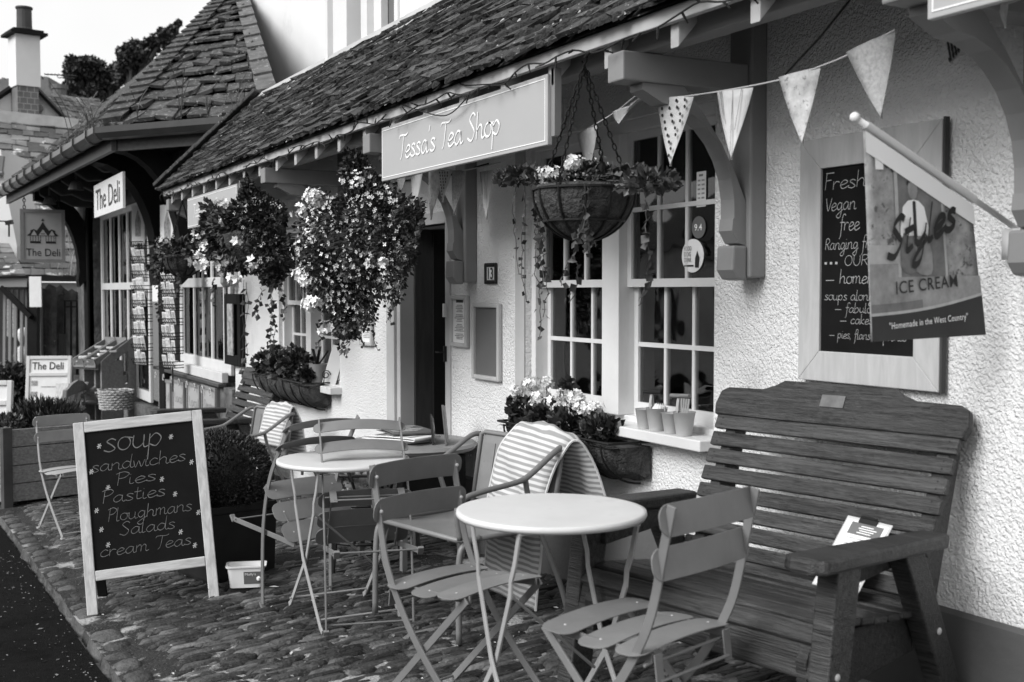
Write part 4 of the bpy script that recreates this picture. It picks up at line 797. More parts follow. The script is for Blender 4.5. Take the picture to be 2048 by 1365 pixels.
# ---- the slatted wooden benches
def bench(label, BL=1.0):
    t = thing('wooden_bench', label, 'bench', group='varnished wooden benches with a brass plate'); w = m_wood; h = BL/2
    # local: x along the bench, +Y to the back. raked back from (y=.16, z=.40) to (y=.40, z=1.0)
    back = lambda k: (.13+.27*k, .37+.575*k)
    nd = Vector((0, -.575, .27)).normalized(); vd = Vector((0, .27, .575)).normalized()
    for i in range(9):
        k = .03+i*.1; y, z = back(k); b = MB(); ln = BL*(.93+.006*i)
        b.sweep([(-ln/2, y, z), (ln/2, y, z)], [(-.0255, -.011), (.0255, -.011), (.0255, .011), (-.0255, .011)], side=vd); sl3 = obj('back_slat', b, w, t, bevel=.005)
        b = MB()
        for sx in (-1, 1):
            for q in (-.012, .012): c_ = Vector((sx*(ln/2-.03), y, z))+vd*q+nd*.0118; b.add([c_+V(1, 0, 0)*(.0035*math.cos(a))+vd*(.0035*math.sin(a)) for a in (0, 1.05, 2.1, 3.14, 4.19, 5.24)], [(0, 1, 2, 3, 4, 5)])
        obj('screws', b, m_iron, sl3)
    y, z = back(.93); c = Vector((0, y, z)); b = MB(); tr = BL*.50
    prof = [(-tr, -.04), (tr, -.04), (tr+.01, .0), (tr, .05), (tr-.03, .065), (tr*.62, .068), (tr*.52, .085), (tr*.45, .105), (-tr*.45, .105), (-tr*.52, .085), (-tr*.62, .068), (-tr+.03, .065), (-tr, .05), (-tr-.01, .0)]
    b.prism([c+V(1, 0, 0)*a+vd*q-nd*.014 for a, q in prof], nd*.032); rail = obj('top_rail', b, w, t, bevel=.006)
    b = MB(); b.hexa([c+V(1, 0, 0)*a+vd*q+nd*.019 for a, q in ((-.045, .02), (.045, .02), (.045, .062), (-.045, .062))]+[c+V(1, 0, 0)*a+vd*q+nd*.022 for a, q in ((-.045, .02), (.045, .02), (.045, .062), (-.045, .062))]); obj('plaque', b, M('tarnished_plate', .10, .4, .3, 30) if 'tarnished_plate' not in bpy.data.materials else bpy.data.materials['tarnished_plate'], rail)
    for i, (y, z) in enumerate(((-.315, .335), (-.30, .395), (-.235, .418), (-.17, .415), (-.105, .407), (-.04, .398), (.025, .392), (.09, .39))):
        b = MB(); ln = BL*.97
        if i == 0: b.sweep([(-ln/2, y, z), (ln/2, y, z)], [(-.055, -.012), (.045, -.012), (.045, .012), (-.055, .012)], side=(0, .25, 1))
        else: b.sweep([(-ln/2, y, z), (ln/2, y, z)], [(-.029, -.011), (.029, -.011), (.029, .011), (-.029, .011)], side=(0, 1, .9 if i == 1 else (.1 if i == 2 else -.1)))
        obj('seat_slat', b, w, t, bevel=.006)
    for s in (-1, 1):
        x0 = s*(h-.02) if s < 0 else h-.045; x1 = x0+.065 if s > 0 else x0-.065
        a_, b_ = min(x0, x1), max(x0, x1)
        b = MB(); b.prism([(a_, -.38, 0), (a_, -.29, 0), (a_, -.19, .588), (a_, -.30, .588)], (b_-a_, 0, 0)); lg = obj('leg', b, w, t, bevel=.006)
        bo = MB(); bo.ball((b_+.001 if s > 0 else a_-.001, -.30, .30), .011, 6, sq=(.5, 1, 1)); obj('bolt', bo, m_zinc, lg)
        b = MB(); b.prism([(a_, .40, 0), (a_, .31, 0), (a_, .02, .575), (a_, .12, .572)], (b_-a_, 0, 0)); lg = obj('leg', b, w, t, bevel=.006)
        bo = MB(); bo.ball((b_+.001 if s > 0 else a_-.001, .20, .33), .011, 6, sq=(.5, 1, 1)); obj('bolt', bo, m_zinc, lg)
        xo = a_-.02 if s < 0 else a_; b = MB(); q = .115
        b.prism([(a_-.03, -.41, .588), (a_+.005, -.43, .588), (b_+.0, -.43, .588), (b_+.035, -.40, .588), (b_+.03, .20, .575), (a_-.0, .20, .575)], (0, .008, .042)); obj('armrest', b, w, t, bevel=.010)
        b = MB(); b.prism([(a_-.028*(s > 0)+(b_-a_)*(s < 0), -.24, .49), (a_-.028*(s > 0)+(b_-a_)*(s < 0), .12, .53), (a_-.028*(s > 0)+(b_-a_)*(s < 0), .12, .574), (a_-.028*(s > 0)+(b_-a_)*(s < 0), -.24, .588)], (.026, 0, 0)); obj('arm_support', b, w, t, bevel=.004)
        xi = h-.085 if s > 0 else -h+.05
        b = MB(); b.prism([(xi, -.33, .20), (xi, .18, .26), (xi, .18, .375), (xi, -.31, .385), (xi, -.34, .33)], (.035, 0, 0)); obj('seat_bearer', b, w, t, bevel=.004)
        b = MB(); b.prism([(xi, .19, .30), (xi, .26, .30), (xi, .44, .90), (xi, .42, .925), (xi, .39, .91), (xi, .15, .39)], (.045 if s > 0 else .045, 0, 0)); obj('back_post', b, w, t, bevel=.006)
    return t
bn = bench('large varnished wooden bench with brass plate below the framed chalk noticeboard', .95); BRZ = math.radians(12)
BX0, BY0 = -2.83, -.53
put(bn, BX0, BY0, BRZ)
bn2 = dup(bn, (0, 0, 0), 0, 'wooden slatted bench behind the shrub, farther along the shop wall'); put(bn2, -9.72, -.50, math.radians(2), .06)
# clipboard menu lying against the bench
cbt = thing('clipboard_menu', 'white menu on a clipboard leaning on the wooden bench seat', 'menu'); b = MB(); b.bx(-.115, .115, -.004, .0, 0, .36); obj('board', b, M('clear_board', .45, .3, .05), cbt, bevel=.002)
b = MB(); b.bx(-.105, .105, -.006, -.0045, .006, .345); sht = obj('menu_sheet', b, m_paper, cbt)
b = MB(); b.bx(-.075, .085, -.0075, -.0065, .275, .335); obj('heading_panel', b, m_signgrey, sht)
b = MB()
for i in range(15):
    z = .255-i*.0145; b.bx(-.07+.01*math.sin(i*3), .06+.015*math.sin(i*5.3), -.0072, -.0065, z, z+.0035)
for x in (-.055, -.005): b.prism([(x, -.0072, .02), (x+.02, -.0072, .025), (x+.012, -.0072, .035)], (0, .0006, 0))
for i in range(4): b.bx(-.03+.008*(i % 2), .04+.01*(i % 3), -.0085, -.0078, .285+i*.011, .289+i*.011, mi=1)
obj('printed_lines', b, [m_greyp, m_letter], sht)
b = MB(); b.bx(-.045, .045, -.012, -.006, .335, .362); b.tube([(-.04, -.014, .362), (.04, -.014, .362)], .005, 6); obj('clip', b, m_iron, cbt)
_Mb = Matrix.Translation(bn.location) @ Matrix.Rotation(BRZ, 4, 'Z')
def _hit(px, py, p, n): d = ray(px, py); p = _Mb @ Vector(p); n = (_Mb.to_3x3() @ Vector(n)).normalized(); return CAM+d*((p-CAM).dot(n)/d.dot(n))
_nb = Vector((0, -.575, .27)).normalized(); _T = _hit(1742, 1040, Vector((0, .13, .37))+_nb*.035, _nb); _B = _hit(1668, 1182, (0, 0, .425), (0, 0, 1)); _L = (_T-_B).length
_zz = (_T-_B).normalized(); _xx = Vector((math.cos(BRZ), math.sin(BRZ), 0)); _xx = (_xx-_zz*_xx.dot(_zz)).normalized(); _yy = _zz.cross(_xx)
cbt.matrix_basis = Matrix(((_xx.x, _yy.x, _zz.x, _B.x), (_xx.y, _yy.y, _zz.y, _B.y), (_xx.z, _yy.z, _zz.z, _B.z), (0, 0, 0, 1))) @ Matrix.Scale(_L/.365, 4)
# ---- the chalked A-board
FL, FR = Vector((-6.125, -2.022, -.19)), Vector((-5.979, -1.445, -.138)); mid = (FL+FR)/2; ub = Vector((FR.x-FL.x, FR.y-FL.y, 0)).normalized(); AW = (FR-FL).length+.045
ab = thing('chalk_menu_board', 'wooden A-board with chalked menu Soup Sandwiches Pies standing near the kerb', 'A-board', mid, rot=(0, -math.atan2(FR.z-FL.z, (FR-FL).length), math.atan2(ub.y, ub.x)))
TOP = (0, .235, .945); up_ = Vector((0, TOP[1], TOP[2])); al = up_.length; up_.normalize(); nb = Vector((0, -up_.z, up_.y)); h = AW/2; q = Vector
def abox(mb, x0, x1, s0, s1, d0=0, d1=.026, k=0): mb.hexa([V(x0, 0, 0)+up_*s0+nb*d0, V(x1, 0, 0)+up_*(s0+k)+nb*d0, V(x1, 0, 0)+up_*(s1+k)+nb*d0, V(x0, 0, 0)+up_*s1+nb*d0, V(x0, 0, 0)+up_*s0+nb*d1, V(x1, 0, 0)+up_*(s0+k)+nb*d1, V(x1, 0, 0)+up_*(s1+k)+nb*d1, V(x0, 0, 0)+up_*s1+nb*d1])
for x0, x1 in ((-h, -h+.052), (h-.052, h)):
    b = MB(); abox(b, x0, x1, 0, al); obj('stile', b, m_pale, ab, bevel=.004)
m_pale_h = M('pale_pine_rail', .44, .6, .25, 7, bump=.15, bs=30, grain=(.8, 7, 7), spots=[(.16, 8, .70, .05)])
for s0, s1 in ((.165, .215), (al-.055, al)):
    b = MB(); abox(b, -h+.053, h-.053, s0, s1, 0, .0255); obj('rail', b, m_pale_h, ab, bevel=.004)
b = MB(); abox(b, -h+.053, h-.053, .216, al-.056, .004, .016); obj('chalkboard', b, m_board, ab)
ch = MB(); bw_ = AW-.11; z0 = .216; H_ = al-.272; rows_ = [('soup', .845, .16, .072, .58), ('sandwiches', .705, .03, .038, .92), ('Pies', .59, .24, .036, .40), ('Pasties', .47, .10, .038, .62), ('Ploughmans', .335, .14, .037, .82), ('Salads', .225, .24, .037, .54), ('cream Teas', .09, .05, .036, .88)]
for tx, yy, xx, sz, wd in rows_:
    org = V(-h+.053, 0, 0)+V(bw_*xx, 0, 0)+up_*(z0+H_*yy)+nb*.016
    fit_script(ch, tx, org, (1, 0, 0), up_, bw_*wd*.96, sz*.92, slant=.18, pen=.095 if tx != 'soup' else .09, contrast=.5, lift=.002, jit=.05, rise=.015)
obj('chalk_writing', ch, m_chalk, ab)
st = MB()
for xx, yy in ((.12, .87), (.79, .88), (.03, .69), (.96, .675), (.17, .56), (.67, .575), (.05, .405), (.78, .455), (.08, .265), (.98, .30), (.13, .15), (.80, .175), (.92, .065)): script(st, '*', V(-h+.053, 0, 0)+V(bw_*xx-.01, 0, 0)+up_*(z0+H_*yy)+nb*.016, (1, 0, 0), up_, .028, pen=.16, slant=.1)
obj('chalk_stars', st, m_chalk2, ab)
for s in (-1, 1):
    b = MB(); x = s*(h-.026)
    b.hexa([(x-.024, .45, -.02), (x+.024, .45, -.02), (x+.024, .48, -.02), (x-.024, .48, -.02), (x-.024, TOP[1]+.028, al*.96), (x+.024, TOP[1]+.028, al*.96), (x+.024, TOP[1]+.055, al*.96), (x-.024, TOP[1]+.055, al*.96)]); obj('rear_leg', b, m_dark, ab, bevel=.003)
b = MB(); b.hexa([(-h+.05, .43, .17), (h-.05, .43, .17), (h-.05, .445, .17), (-h+.05, .445, .17), (-h+.05, TOP[1]+.035, al*.93), (h-.05, TOP[1]+.035, al*.93), (h-.05, TOP[1]+.05, al*.93), (-h+.05, TOP[1]+.05, al*.93)]); obj('rear_panel', b, m_board, ab)
b = MB(); b.bx(-h-.004, -h+.012, .185, .30, .62, .635); obj('hinge_stay', b, m_zinc, ab)
# ================================================================ PLANTS
def leaf_mesh(P, D, size, asp=.5, fold=.25, rnd=.35):
    """one folded leaf per point: P points (n,3), D outward directions"""
    n = len(P); D = D+RNG.normal(0, rnd, (n, 3)); D /= np.linalg.norm(D, axis=1)[:, None]+1e-9
    A = RNG.normal(0, 1, (n, 3)); S = np.cross(D, A); S /= np.linalg.norm(S, axis=1)[:, None]+1e-9; Nn = np.cross(S, D)
    l = size*RNG.uniform(.6, 1.35, (n, 1)); w_ = l*asp*.5
    base = P-D*l*.5; tip = P+D*l*.5; le = P-S*w_+Nn*l*fold*.4; ri = P+S*w_+Nn*l*fold*.4
    vs = np.stack([base, ri, tip, le], 1).reshape(-1, 3); fs = np.arange(4*n).reshape(-1, 4)
    return vs, [(a, b, c) for a, b, c, d in fs.tolist()]+[(a, c, d) for a, b, c, d in fs.tolist()]
def add_leaves(mb, P, D, size, mats=(5, 3, 1), **k):
    vs, fs = leaf_mesh(P, D, size, **k); n = len(P); mi = RNG.choice(len(mats), n, p=np.array(mats)/sum(mats)).tolist(); b = len(mb.v)
    mb.v.extend(map(tuple, vs.tolist())); mb.f.extend([tuple(i+b for i in f) for f in fs]); mb.m.extend(mi+mi)
def add_flowers(mb, P, D, size, petals=5, cup=.3, mats=(1,)):
    for p, d in zip(P, D):
        d = Vector(d); d = d.normalized() if d.length > 0 else V(0, 0, 1); s = d.orthogonal().normalized(); t = d.cross(s); p = Vector(p); sz = size*random.uniform(.75, 1.25); a0 = random.uniform(0, 6.28); mi = random.choices(range(len(mats)), mats)[0]
        for k in range(petals):
            a = a0+6.283*k/petals; e = s*math.cos(a)+t*math.sin(a); f = s*math.cos(a+1.57)+t*math.sin(a+1.57)
            mb.add([p, p+e*sz*.6+f*sz*.36+d*sz*cup*.6, p+e*sz+d*sz*cup*random.uniform(.5, 1.3), p+e*sz*.6-f*sz*.36+d*sz*cup*.6], [(0, 1, 2), (0, 2, 3)], mi)
def blob_pts(n, c, r, sq=(1, 1, 1), lumps_=10, amp=.25, inner=.45, seed=0):
    rg = np.random.default_rng(seed+5); d = rg.normal(0, 1, (n, 3)); d /= np.linalg.norm(d, axis=1)[:, None]
    L_ = rg.normal(0, 1, (lumps_, 3)); L_ /= np.linalg.norm(L_, axis=1)[:, None]; k = np.exp(-((1-d@L_.T)/.16)).max(1)
    rad = r*(1-amp+amp*1.6*k)*(1-inner*rg.random(n)**2.2); P = np.array(c)+d*rad[:, None]*np.array(sq); return P, d
LM = [m_leafd, m_leaf, m_leaf2]; FM = [m_petal, m_petal2]
def trail(mbl, mbs, p, ln, n=14, size=.03, drift=(0, 0, 0), k=.02):
    P = []; q = Vector(p)
    for i in range(n): q = q+V(random.gauss(0, k*.35), random.gauss(0, k*.35), -ln/n)+Vector(drift)*(1/n); P.append(q.copy())
    mbs.tube([p]+P, .0018, 4)
    PP = np.array([tuple(v+V(random.gauss(0, .008), random.gauss(0, .008), 0)) for v in P]); DD = np.tile(np.array([[.2, -.5, -.6]]), (n, 1)); add_leaves(mbl, PP, DD, size, asp=.95, mats=(3, 3, 1))
def chains(mb, top, ring_pts, r=.0045, ln=.03):
    for q in ring_pts:
        d = Vector(q)-Vector(top); L_ = d.length; n = int(L_/(ln*.8)); dn = d.normalized(); s = dn.orthogonal().normalized(); t = dn.cross(s)
        for i in range(n):
            c = Vector(top)+dn*((i+.5)*L_/n); a = s if i % 2 else t
            mb.tube([c+dn*(ln*.5*math.cos(x))+a*(ln*.22*math.sin(x)) for x in [j*math.pi/4 for j in range(8)]], r*.6, 4, close=True)
def hanging_basket(name, label, cx, cy, ztop, zrim, rad, depth):
    t = thing(name, label, 'hanging basket', (cx, cy, zrim), group='hanging flower baskets under the eaves')
    b = MB(); prof = [(.001, -depth)]+[(rad*math.sin(a*math.pi/20)*.985, -depth*math.cos(a*math.pi/20)) for a in range(1, 11)]+[(rad*.93, .015), (rad*.7, .02)]; b.lathe(prof, n=32, wob=.015); obj('coir_liner', b, m_coir, t, smooth=True)
    b = MB()
    for k in range(12):
        a = 6.283*k/12; b.tube([(rad*1.012*math.sin(j*math.pi/20)*math.cos(a), rad*1.012*math.sin(j*math.pi/20)*math.sin(a), -depth*1.015*math.cos(j*math.pi/20)) for j in range(0, 11)], .005, 5)
    for zz, rr in ((0, rad*1.015), (-depth*.62, rad*.80)): b.tube([(rr*math.cos(6.283*k/28), rr*math.sin(6.283*k/28), zz) for k in range(28)], .0055, 5, close=True)
    obj('wire_frame', b, m_iron, t)
    b = MB(); tp = V(0, 0, ztop-zrim); chains(b, tp, [(rad*math.cos(a), rad*math.sin(a), 0) for a in (.5, 2.07, 3.64, 5.21)]); b.tube([(0.02*math.sin(a), 0, tp.z+.03+.028*math.cos(a)) for a in [i*.6 for i in range(8)]], .004, 5); obj('chain', b, m_iron, t)
    return t
# the nearest basket: sparse planting over a bare bowl
c = wp(1168, 380, YS+.03); ctop = wp(1163, 132, YS+.03)
t = hanging_basket('hanging_basket', 'nearest hanging basket with bare black wire bowl, trailing ivy and one white bloom', c.x, c.y, ctop.z, c.z, .19, .19)
lf, stm, fw_ = MB(), MB(), MB(); P, D_ = blob_pts(520, (0, 0, .035), .15, (1.05, 1.05, .5), seed=3); add_leaves(lf, P, D_, .034, asp=.7)
for px, py, n, s in ((1040, 350, 170, .09), (1085, 355, 120, .07), (1300, 365, 170, .10), (1260, 345, 90, .06), (1005, 360, 40, .05)):
    q = wp(px, py, YS+.03)-Vector((c.x, c.y, c.z)); P, D_ = blob_pts(n, tuple(q), s, (1.25, 1, .45), seed=px); add_leaves(lf, P, D_+np.array([0, 0, .3]), .036, asp=.75, mats=(3, 3, 2))
    stm.tube(catmull([(0, 0, .03), tuple(q*.5+V(0, 0, .02)), tuple(q)], 4), .003, 5)
for a, ln in ((2.6, .36), (2.9, .26), (3.6, .48), (-.2, .42), (.15, .36), (-.5, .22), (3.3, .56), (-.1, .25)):
    trail(lf, stm, (math.cos(a-TH)*.20, -math.sin(a)*.1-.10, .0), ln, 16, .032)
q = wp(1048, 380, YS+.03)-c
trail(lf, stm, tuple(q), .46, 13, .026); q = wp(1030, 355, YS+.03)-c; trail(lf, stm, tuple(q), .40, 11, .024); q = wp(1290, 400, YS+.03)-c; trail(lf, stm, tuple(q), .36, 16, .036)
P, D_ = blob_pts(26, tuple(wp(1143, 328, YS-.06)-c), .026, seed=8); add_flowers(fw_, P, D_, .019, mats=(1, 0)); P, D_ = blob_pts(46, (-.03, -.13, .055), .08, (1.4, .6, .35), seed=12); add_flowers(fw_, P, D_, .013, mats=(1, 1)); P, D_ = blob_pts(60, (.06, -.04, .07), .12, (1.2, 1, .5), seed=14); add_flowers(fw_, P, D_, .006, mats=(1, 1))
obj('foliage', lf, LM, t); obj('stems', stm, m_stem, t); obj('flowers', fw_, FM, t)
# the big flowering basket in the middle
c = wp(715, 470, YS+.03); t = thing('hanging_basket', 'largest hanging basket, smothered in small pale bell flowers beside the big sign', 'hanging basket', tuple(c), group='hanging flower baskets under the eaves')
ball = MB(); ball.lathe([(.001, -.2), (.10, -.18), (.17, -.08), (.19, .0), (.1, .03)], n=20); obj('coir_liner', ball, m_coir, t); cm = MB(); tp = wp(706, 300, YS+.03)-c; chains(cm, tuple(tp), [(.18*math.cos(a), .18*math.sin(a), 0) for a in (.5, 2.07, 3.64, 5.21)]); obj('chain', cm, m_iron, t)
lf, stm, fw_ = MB(), MB(), MB(); L2 = lambda px, py, yy=YS+.03: tuple(wp(px, py, yy)-c)
lobes = [(720, 440, .27, 2600, (1.15, .9, .85)), (690, 540, .28, 2500, (1.05, .9, .9)), (655, 500, .20, 900, (1, .9, 1)), (790, 490, .17, 800, (1, .9, 1)), (770, 430, .20, 1300, (1.2, .9, .75)), (640, 450, .17, 800, (.9, .9, 1.1)), (700, 600, .20, 1300, (1, .8, .95)), (650, 560, .16, 700, (.9, .8, 1)), (690, 650, .10, 500, (.8, .8, 1.1)), (755, 530, .22, 1200, (1, .9, .9)), (712, 350, .10, 420, (1, .9, 1.2)), (705, 320, .055, 150, (1, 1, 1.2)), (820, 430, .10, 380, (1.2, .8, .6)), (620, 560, .10, 380, (.8, .8, 1.3))]
for i, (px, py, r, n, sq) in enumerate(lobes):
    P, D_ = blob_pts(n, L2(px, py), r, sq, amp=.3, seed=20+i); add_leaves(lf, P, D_+np.array([0, 0, -.1]), .030, asp=.6, mats=(6, 3, .8))
    if n > 700:
        m = D_[:, 1] < .35; P2 = P[m][:: 9]+D_[m][:: 9]*.018; add_flowers(fw_, P2, D_[m][:: 9]+np.array([.2, -.5, 0]), .0125, petals=4, cup=.5, mats=(.5, 3))
for px, py, n, s, r in ((625, 395, 55, .026, .055), (632, 440, 40, .026, .05), (625, 470, 30, .024, .05), (598, 420, 22, .024, .05), (597, 550, 16, .034, .03), (612, 562, 14, .034, .03), (618, 608, 22, .034, .04), (632, 605, 12, .03, .03), (650, 655, 12, .03, .04), (742, 525, 7, .032, .02), (765, 525, 7, .032, .02), (598, 500, 12, .02, .05), (703, 360, 24, .018, .06)):
    P, D_ = blob_pts(n, L2(px, py, YS-.14), r, seed=px+py); add_flowers(fw_, P, D_+np.array([.1, -.6, .2]), s*.72, cup=.4, mats=(3, 1))
for px, py, ln in ((800, 500, .26), (770, 560, .22), (735, 610, .22), (745, 590, .28), (680, 660, .14), (700, 640, .2), (845, 440, .12), (790, 540, .2), (640, 640, .16)): trail(lf, stm, L2(px, py, YS-.08), ln, 15, .028)
obj('foliage', lf, LM, t); obj('stems', stm, m_stem, t); obj('flowers', fw_, FM, t)
# the second one, under the farther sign
c = wp(500, 470, YS+.03); t = thing('hanging_basket', 'dark leafy hanging basket with trailing ivy strands and drooping fuchsias', 'hanging basket', tuple(c), group='hanging flower baskets under the eaves')
ball = MB(); ball.lathe([(.001, -.2), (.10, -.18), (.17, -.08), (.19, .0), (.1, .03)], n=20); obj('coir_liner', ball, m_coir, t); cm = MB(); tp = wp(493, 345, YS+.03)-c; chains(cm, tuple(tp), [(.18*math.cos(a), .18*math.sin(a), 0) for a in (.5, 2.07, 3.64, 5.21)]); obj('chain', cm, m_iron, t)
lf, stm, fw_ = MB(), MB(), MB()
lobes = [(490, 455, .31, 2400, (1.05, .8, .85)), (528, 440, .25, 1500, (1, .8, .85)), (445, 470, .22, 1200, (1, .8, .95)), (538, 505, .20, 1000, (1, .8, .9)), (475, 525, .19, 800, (1.2, .8, .7)), (505, 405, .14, 600, (1, .8, .7)), (432, 440, .17, 600, (.9, .8, 1)), (545, 555, .11, 360, (1, .7, .8)), (440, 418, .07, 140, (1, .8, .8)), (497, 378, .05, 90, (1, 1, 1.2))]
for i, (px, py, r, n, sq) in enumerate(lobes):
    P, D_ = blob_pts(n, L2(px, py), r, sq, amp=.3, seed=60+i); add_leaves(lf, P, D_+np.array([0, 0, -.1]), .044, asp=.6, mats=(7, 2.5, .5))
    if i in (1, 3): m = D_[:, 1] < .2; add_flowers(fw_, P[m][::11], D_[m][::11]+np.array([.2, -.5, 0]), .015, petals=4, cup=.5, mats=(.3, 2))
for px, py, n, s, r in ((398, 470, 16, .035, .06), (398, 498, 18, .035, .07), (415, 520, 16, .03, .08), (440, 527, 8, .05, .03), (448, 445, 4, .04, .02), (475, 483, 4, .045, .02), (505, 530, 8, .045, .04), (470, 558, 10, .045, .05), (478, 560, 6, .045, .03), (425, 545, 14, .03, .08), (440, 410, 10, .035, .04), (395, 515, 4, .035, .03)):
    P, D_ = blob_pts(n, L2(px, py, YS-.22), r, seed=px+py); add_flowers(fw_, P[:max(3, n//2)], D_[:max(3, n//2)]+np.array([.1, -.5, -.2]), s*.62, cup=.7, mats=(1.6, 1))
for px, py, ln, n in ((488, 560, .72, 9), (492, 565, .50, 7), (540, 560, .66, 20), (543, 580, .60, 14), (538, 590, .34, 9), (560, 560, .25, 10), (430, 555, .22, 9), (520, 575, .2, 9)): trail(lf, stm, L2(px, py, YS-.1), ln, n, .045, k=.03)
obj('foliage', lf, LM, t); obj('stems', stm, m_stem, t); obj('flowers', fw_, FM, t)
# the far small basket
c = wp(366, 515, YS+.03); ctop = wp(352, 405, YS+.03)
t = hanging_basket('hanging_basket', 'smallest hanging basket, at the far end before the postcards', c.x, c.y, ctop.z, c.z, .18, .17)
lf, stm, fw_ = MB(), MB(), MB()
for px, py, n, r in ((366, 500, 500, .24), (330, 515, 200, .16), (318, 535, 110, .12), (395, 505, 160, .14), (322, 490, 110, .13)): P, D_ = blob_pts(n, tuple(wp(px, py, YS+.03)-c), r, (1, .9, .5), seed=px); add_leaves(lf, P, D_, .055, asp=.65, mats=(4, 3, 2))
P, D_ = blob_pts(40, (-.05, -.15, .12), .13, (1.3, .6, .5), seed=4); add_flowers(fw_, P, D_, .02, mats=(1, 1)); P, D_ = blob_pts(10, tuple(wp(398, 525, YS-.2)-c), .06, seed=6); add_flowers(fw_, P, D_, .04)
for px, py, ln in ((315, 545, .45), (322, 555, .30), (352, 530, .30), (305, 530, .2)): trail(lf, stm, tuple(wp(px, py, YS-.05)-c), ln, 12, .04)
obj('foliage', lf, LM, t); obj('stems', stm, m_stem, t); obj('flowers', fw_, FM, t)
# hay-rack troughs on the wall
def trough(label, x0, x1, ztop, zbot, seed, blooms, leafs):
    t = thing('wall_trough', label, 'planter', (x0, -.015, ztop), group='wire wall troughs lined with coir'); W_ = x1-x0; h = ztop-zbot; dep = .20; vs = []; n, k = 26, 9
    b = MB()
    for i in range(n+1):
        for j in range(k+1):
            a = j/k*math.pi/2; yy = -dep*math.cos(a)*(1+.06*math.sin(i*1.3+j)); zz = -h*math.sin(a)*(1+.05*math.sin(i*.9+j*2)); e = abs(2*i/n-1)**6; vs.append((W_*i/n, yy*(1-.25*e), zz*(1-.2*e)+.012*math.sin(i*2.1)*(j == 0)))
    b.add(vs, [(i*(k+1)+j, i*(k+1)+j+1, (i+1)*(k+1)+j+1, (i+1)*(k+1)+j) for i in range(n) for j in range(k)])
    b.add([(0, 0, -.01)]+vs[:k+1], [(0, j+1, j+2) for j in range(k)]); b.add([(W_, 0, -.01)]+vs[-k-1:], [(0, j+2, j+1) for j in range(k)]); b.add([(0, -dep, -.01), (W_, -dep, -.01), (W_, 0, -.01), (0, 0, -.01)], [(0, 1, 2, 3)]); obj('coir_liner', b, m_coir, t, smooth=True)
    b = MB(); b.tube([(0, 0, .01), (0, -dep, .01), (W_, -dep-.01, .01), (W_, 0, .01)], .006, 6)
    for i in range(7): x = W_*(i+.5)/7; b.tube([(x, -dep*1.03*math.cos(a*.157), -h*1.03*math.sin(a*.157)) for a in range(11)], .005, 5)
    for x in (0, W_): b.tube([(x+.0, -.03+.035*math.cos(a)*(1-a/14), .07+.035*math.sin(a)*(1-a/14)) for a in [i*.5 for i in range(20)]]+[(x, -.05, .0)], .004, 5)
    obj('wire_frame', b, m_iron, t); lf, stm, fw_ = MB(), MB(), MB()
    for x, z, r, n_, sq in leafs: P, D_ = blob_pts(n_, (W_*x, -.10, z), r, sq, seed=int(seed+x*100)); add_leaves(lf, P, D_+np.array([0, 0, .4]), .042, asp=.85, mats=(5, 3, .8))
    for x, z, r, n_ in blooms:
        P, D_ = blob_pts(n_, (W_*x, -.10, z), r, (1.1, 1, .8), inner=.3, seed=int(seed+x*333)); add_flowers(fw_, P, D_, .015, mats=(5, 2)); stm.tube([(W_*x+.02, -.1, 0), (W_*x, -.1, z)], .0025, 5)
    obj('foliage', lf, LM, t); obj('stems', stm, m_stem, t); obj('flowers', fw_, FM, t); return t
trough('nearest wall trough of white geraniums below the sash window', -5.20, -4.16, .775, .60, 100, [(.02, .16, .03, 26), (.16, .20, .045, 60), (.25, .15, .05, 64), (.36, .13, .045, 50), (.48, .18, .05, 66), (.55, .17, .045, 60), (.62, .12, .055, 70), (.72, .13, .04, 40), (.30, .22, .035, 40), (.20, .10, .045, 50), (.44, .11, .05, 50), (.10, .10, .04, 30), (.04, .08, .04, 30)],
       [(.10, .06, .10, 300, (1, .8, .9)), (.30, .06, .12, 420, (1.3, .8, .6)), (.55, .05, .12, 420, (1.4, .8, .6)), (.75, .05, .09, 240, (1.2, .8, .6)), (.85, .07, .05, 70, (1, .8, .9)), (.50, .22, .04, 40, (.8, .8, 1.2)), (.02, .06, .06, 140, (1, .9, 1.2))])
trough('farther wall trough of dark geraniums with two white blooms', -9.75, -8.30, .745, .55, 200, [(.48, .20, .055, 60), (.42, .13, .055, 60), (.55, .21, .04, 30)],
       [(.15, .10, .16, 380, (1.1, .8, .8)), (.40, .12, .18, 520, (1.2, .8, .8)), (.65, .13, .17, 480, (1.1, .8, .8)), (.85, .06, .12, 240, (1.1, .8, .7))])
# clipped round shrub in a long black trough
tc_ = Vector((-6.62, -1.20, gz(-6.62, -1.2))); uu = (Vector((-6.732, -.996, 0))-Vector((-6.443, -1.441, 0)))
sp = thing('shrub_planter', 'clipped round box shrub in a square black planter behind the chalked menu board', 'planter', (-6.53, -1.25, gz(-6.53, -1.25)), math.radians(14))
b = MB(); b.lathe([(.27, 0), (.28, .02), (.295, .38), (.31, .38), (.31, .42), (.27, .42), (.265, .36), (0, .36)], n=4); b.v = [tuple(Matrix.Rotation(math.pi/4, 3, 'Z') @ Vector(v)) for v in b.v]
obj('planter_box', b, M('black_planter', .02, .4, .3), sp, bevel=.008)
lf, stm = MB(), MB(); P, D_ = blob_pts(12000, (0, -.02, .56), .265, (1.05, 1.05, .92), lumps_=60, amp=.10, inner=.22, seed=77); add_leaves(lf, P, D_+np.array([0, 0, .35]), .021, asp=.5, mats=(4, 4, 1.6)); obj('foliage', lf, LM, sp)
core = MB(); core.ball((0, -.02, .54), .20, 10); obj('crown_core', core, m_leafd, sp, smooth=True)
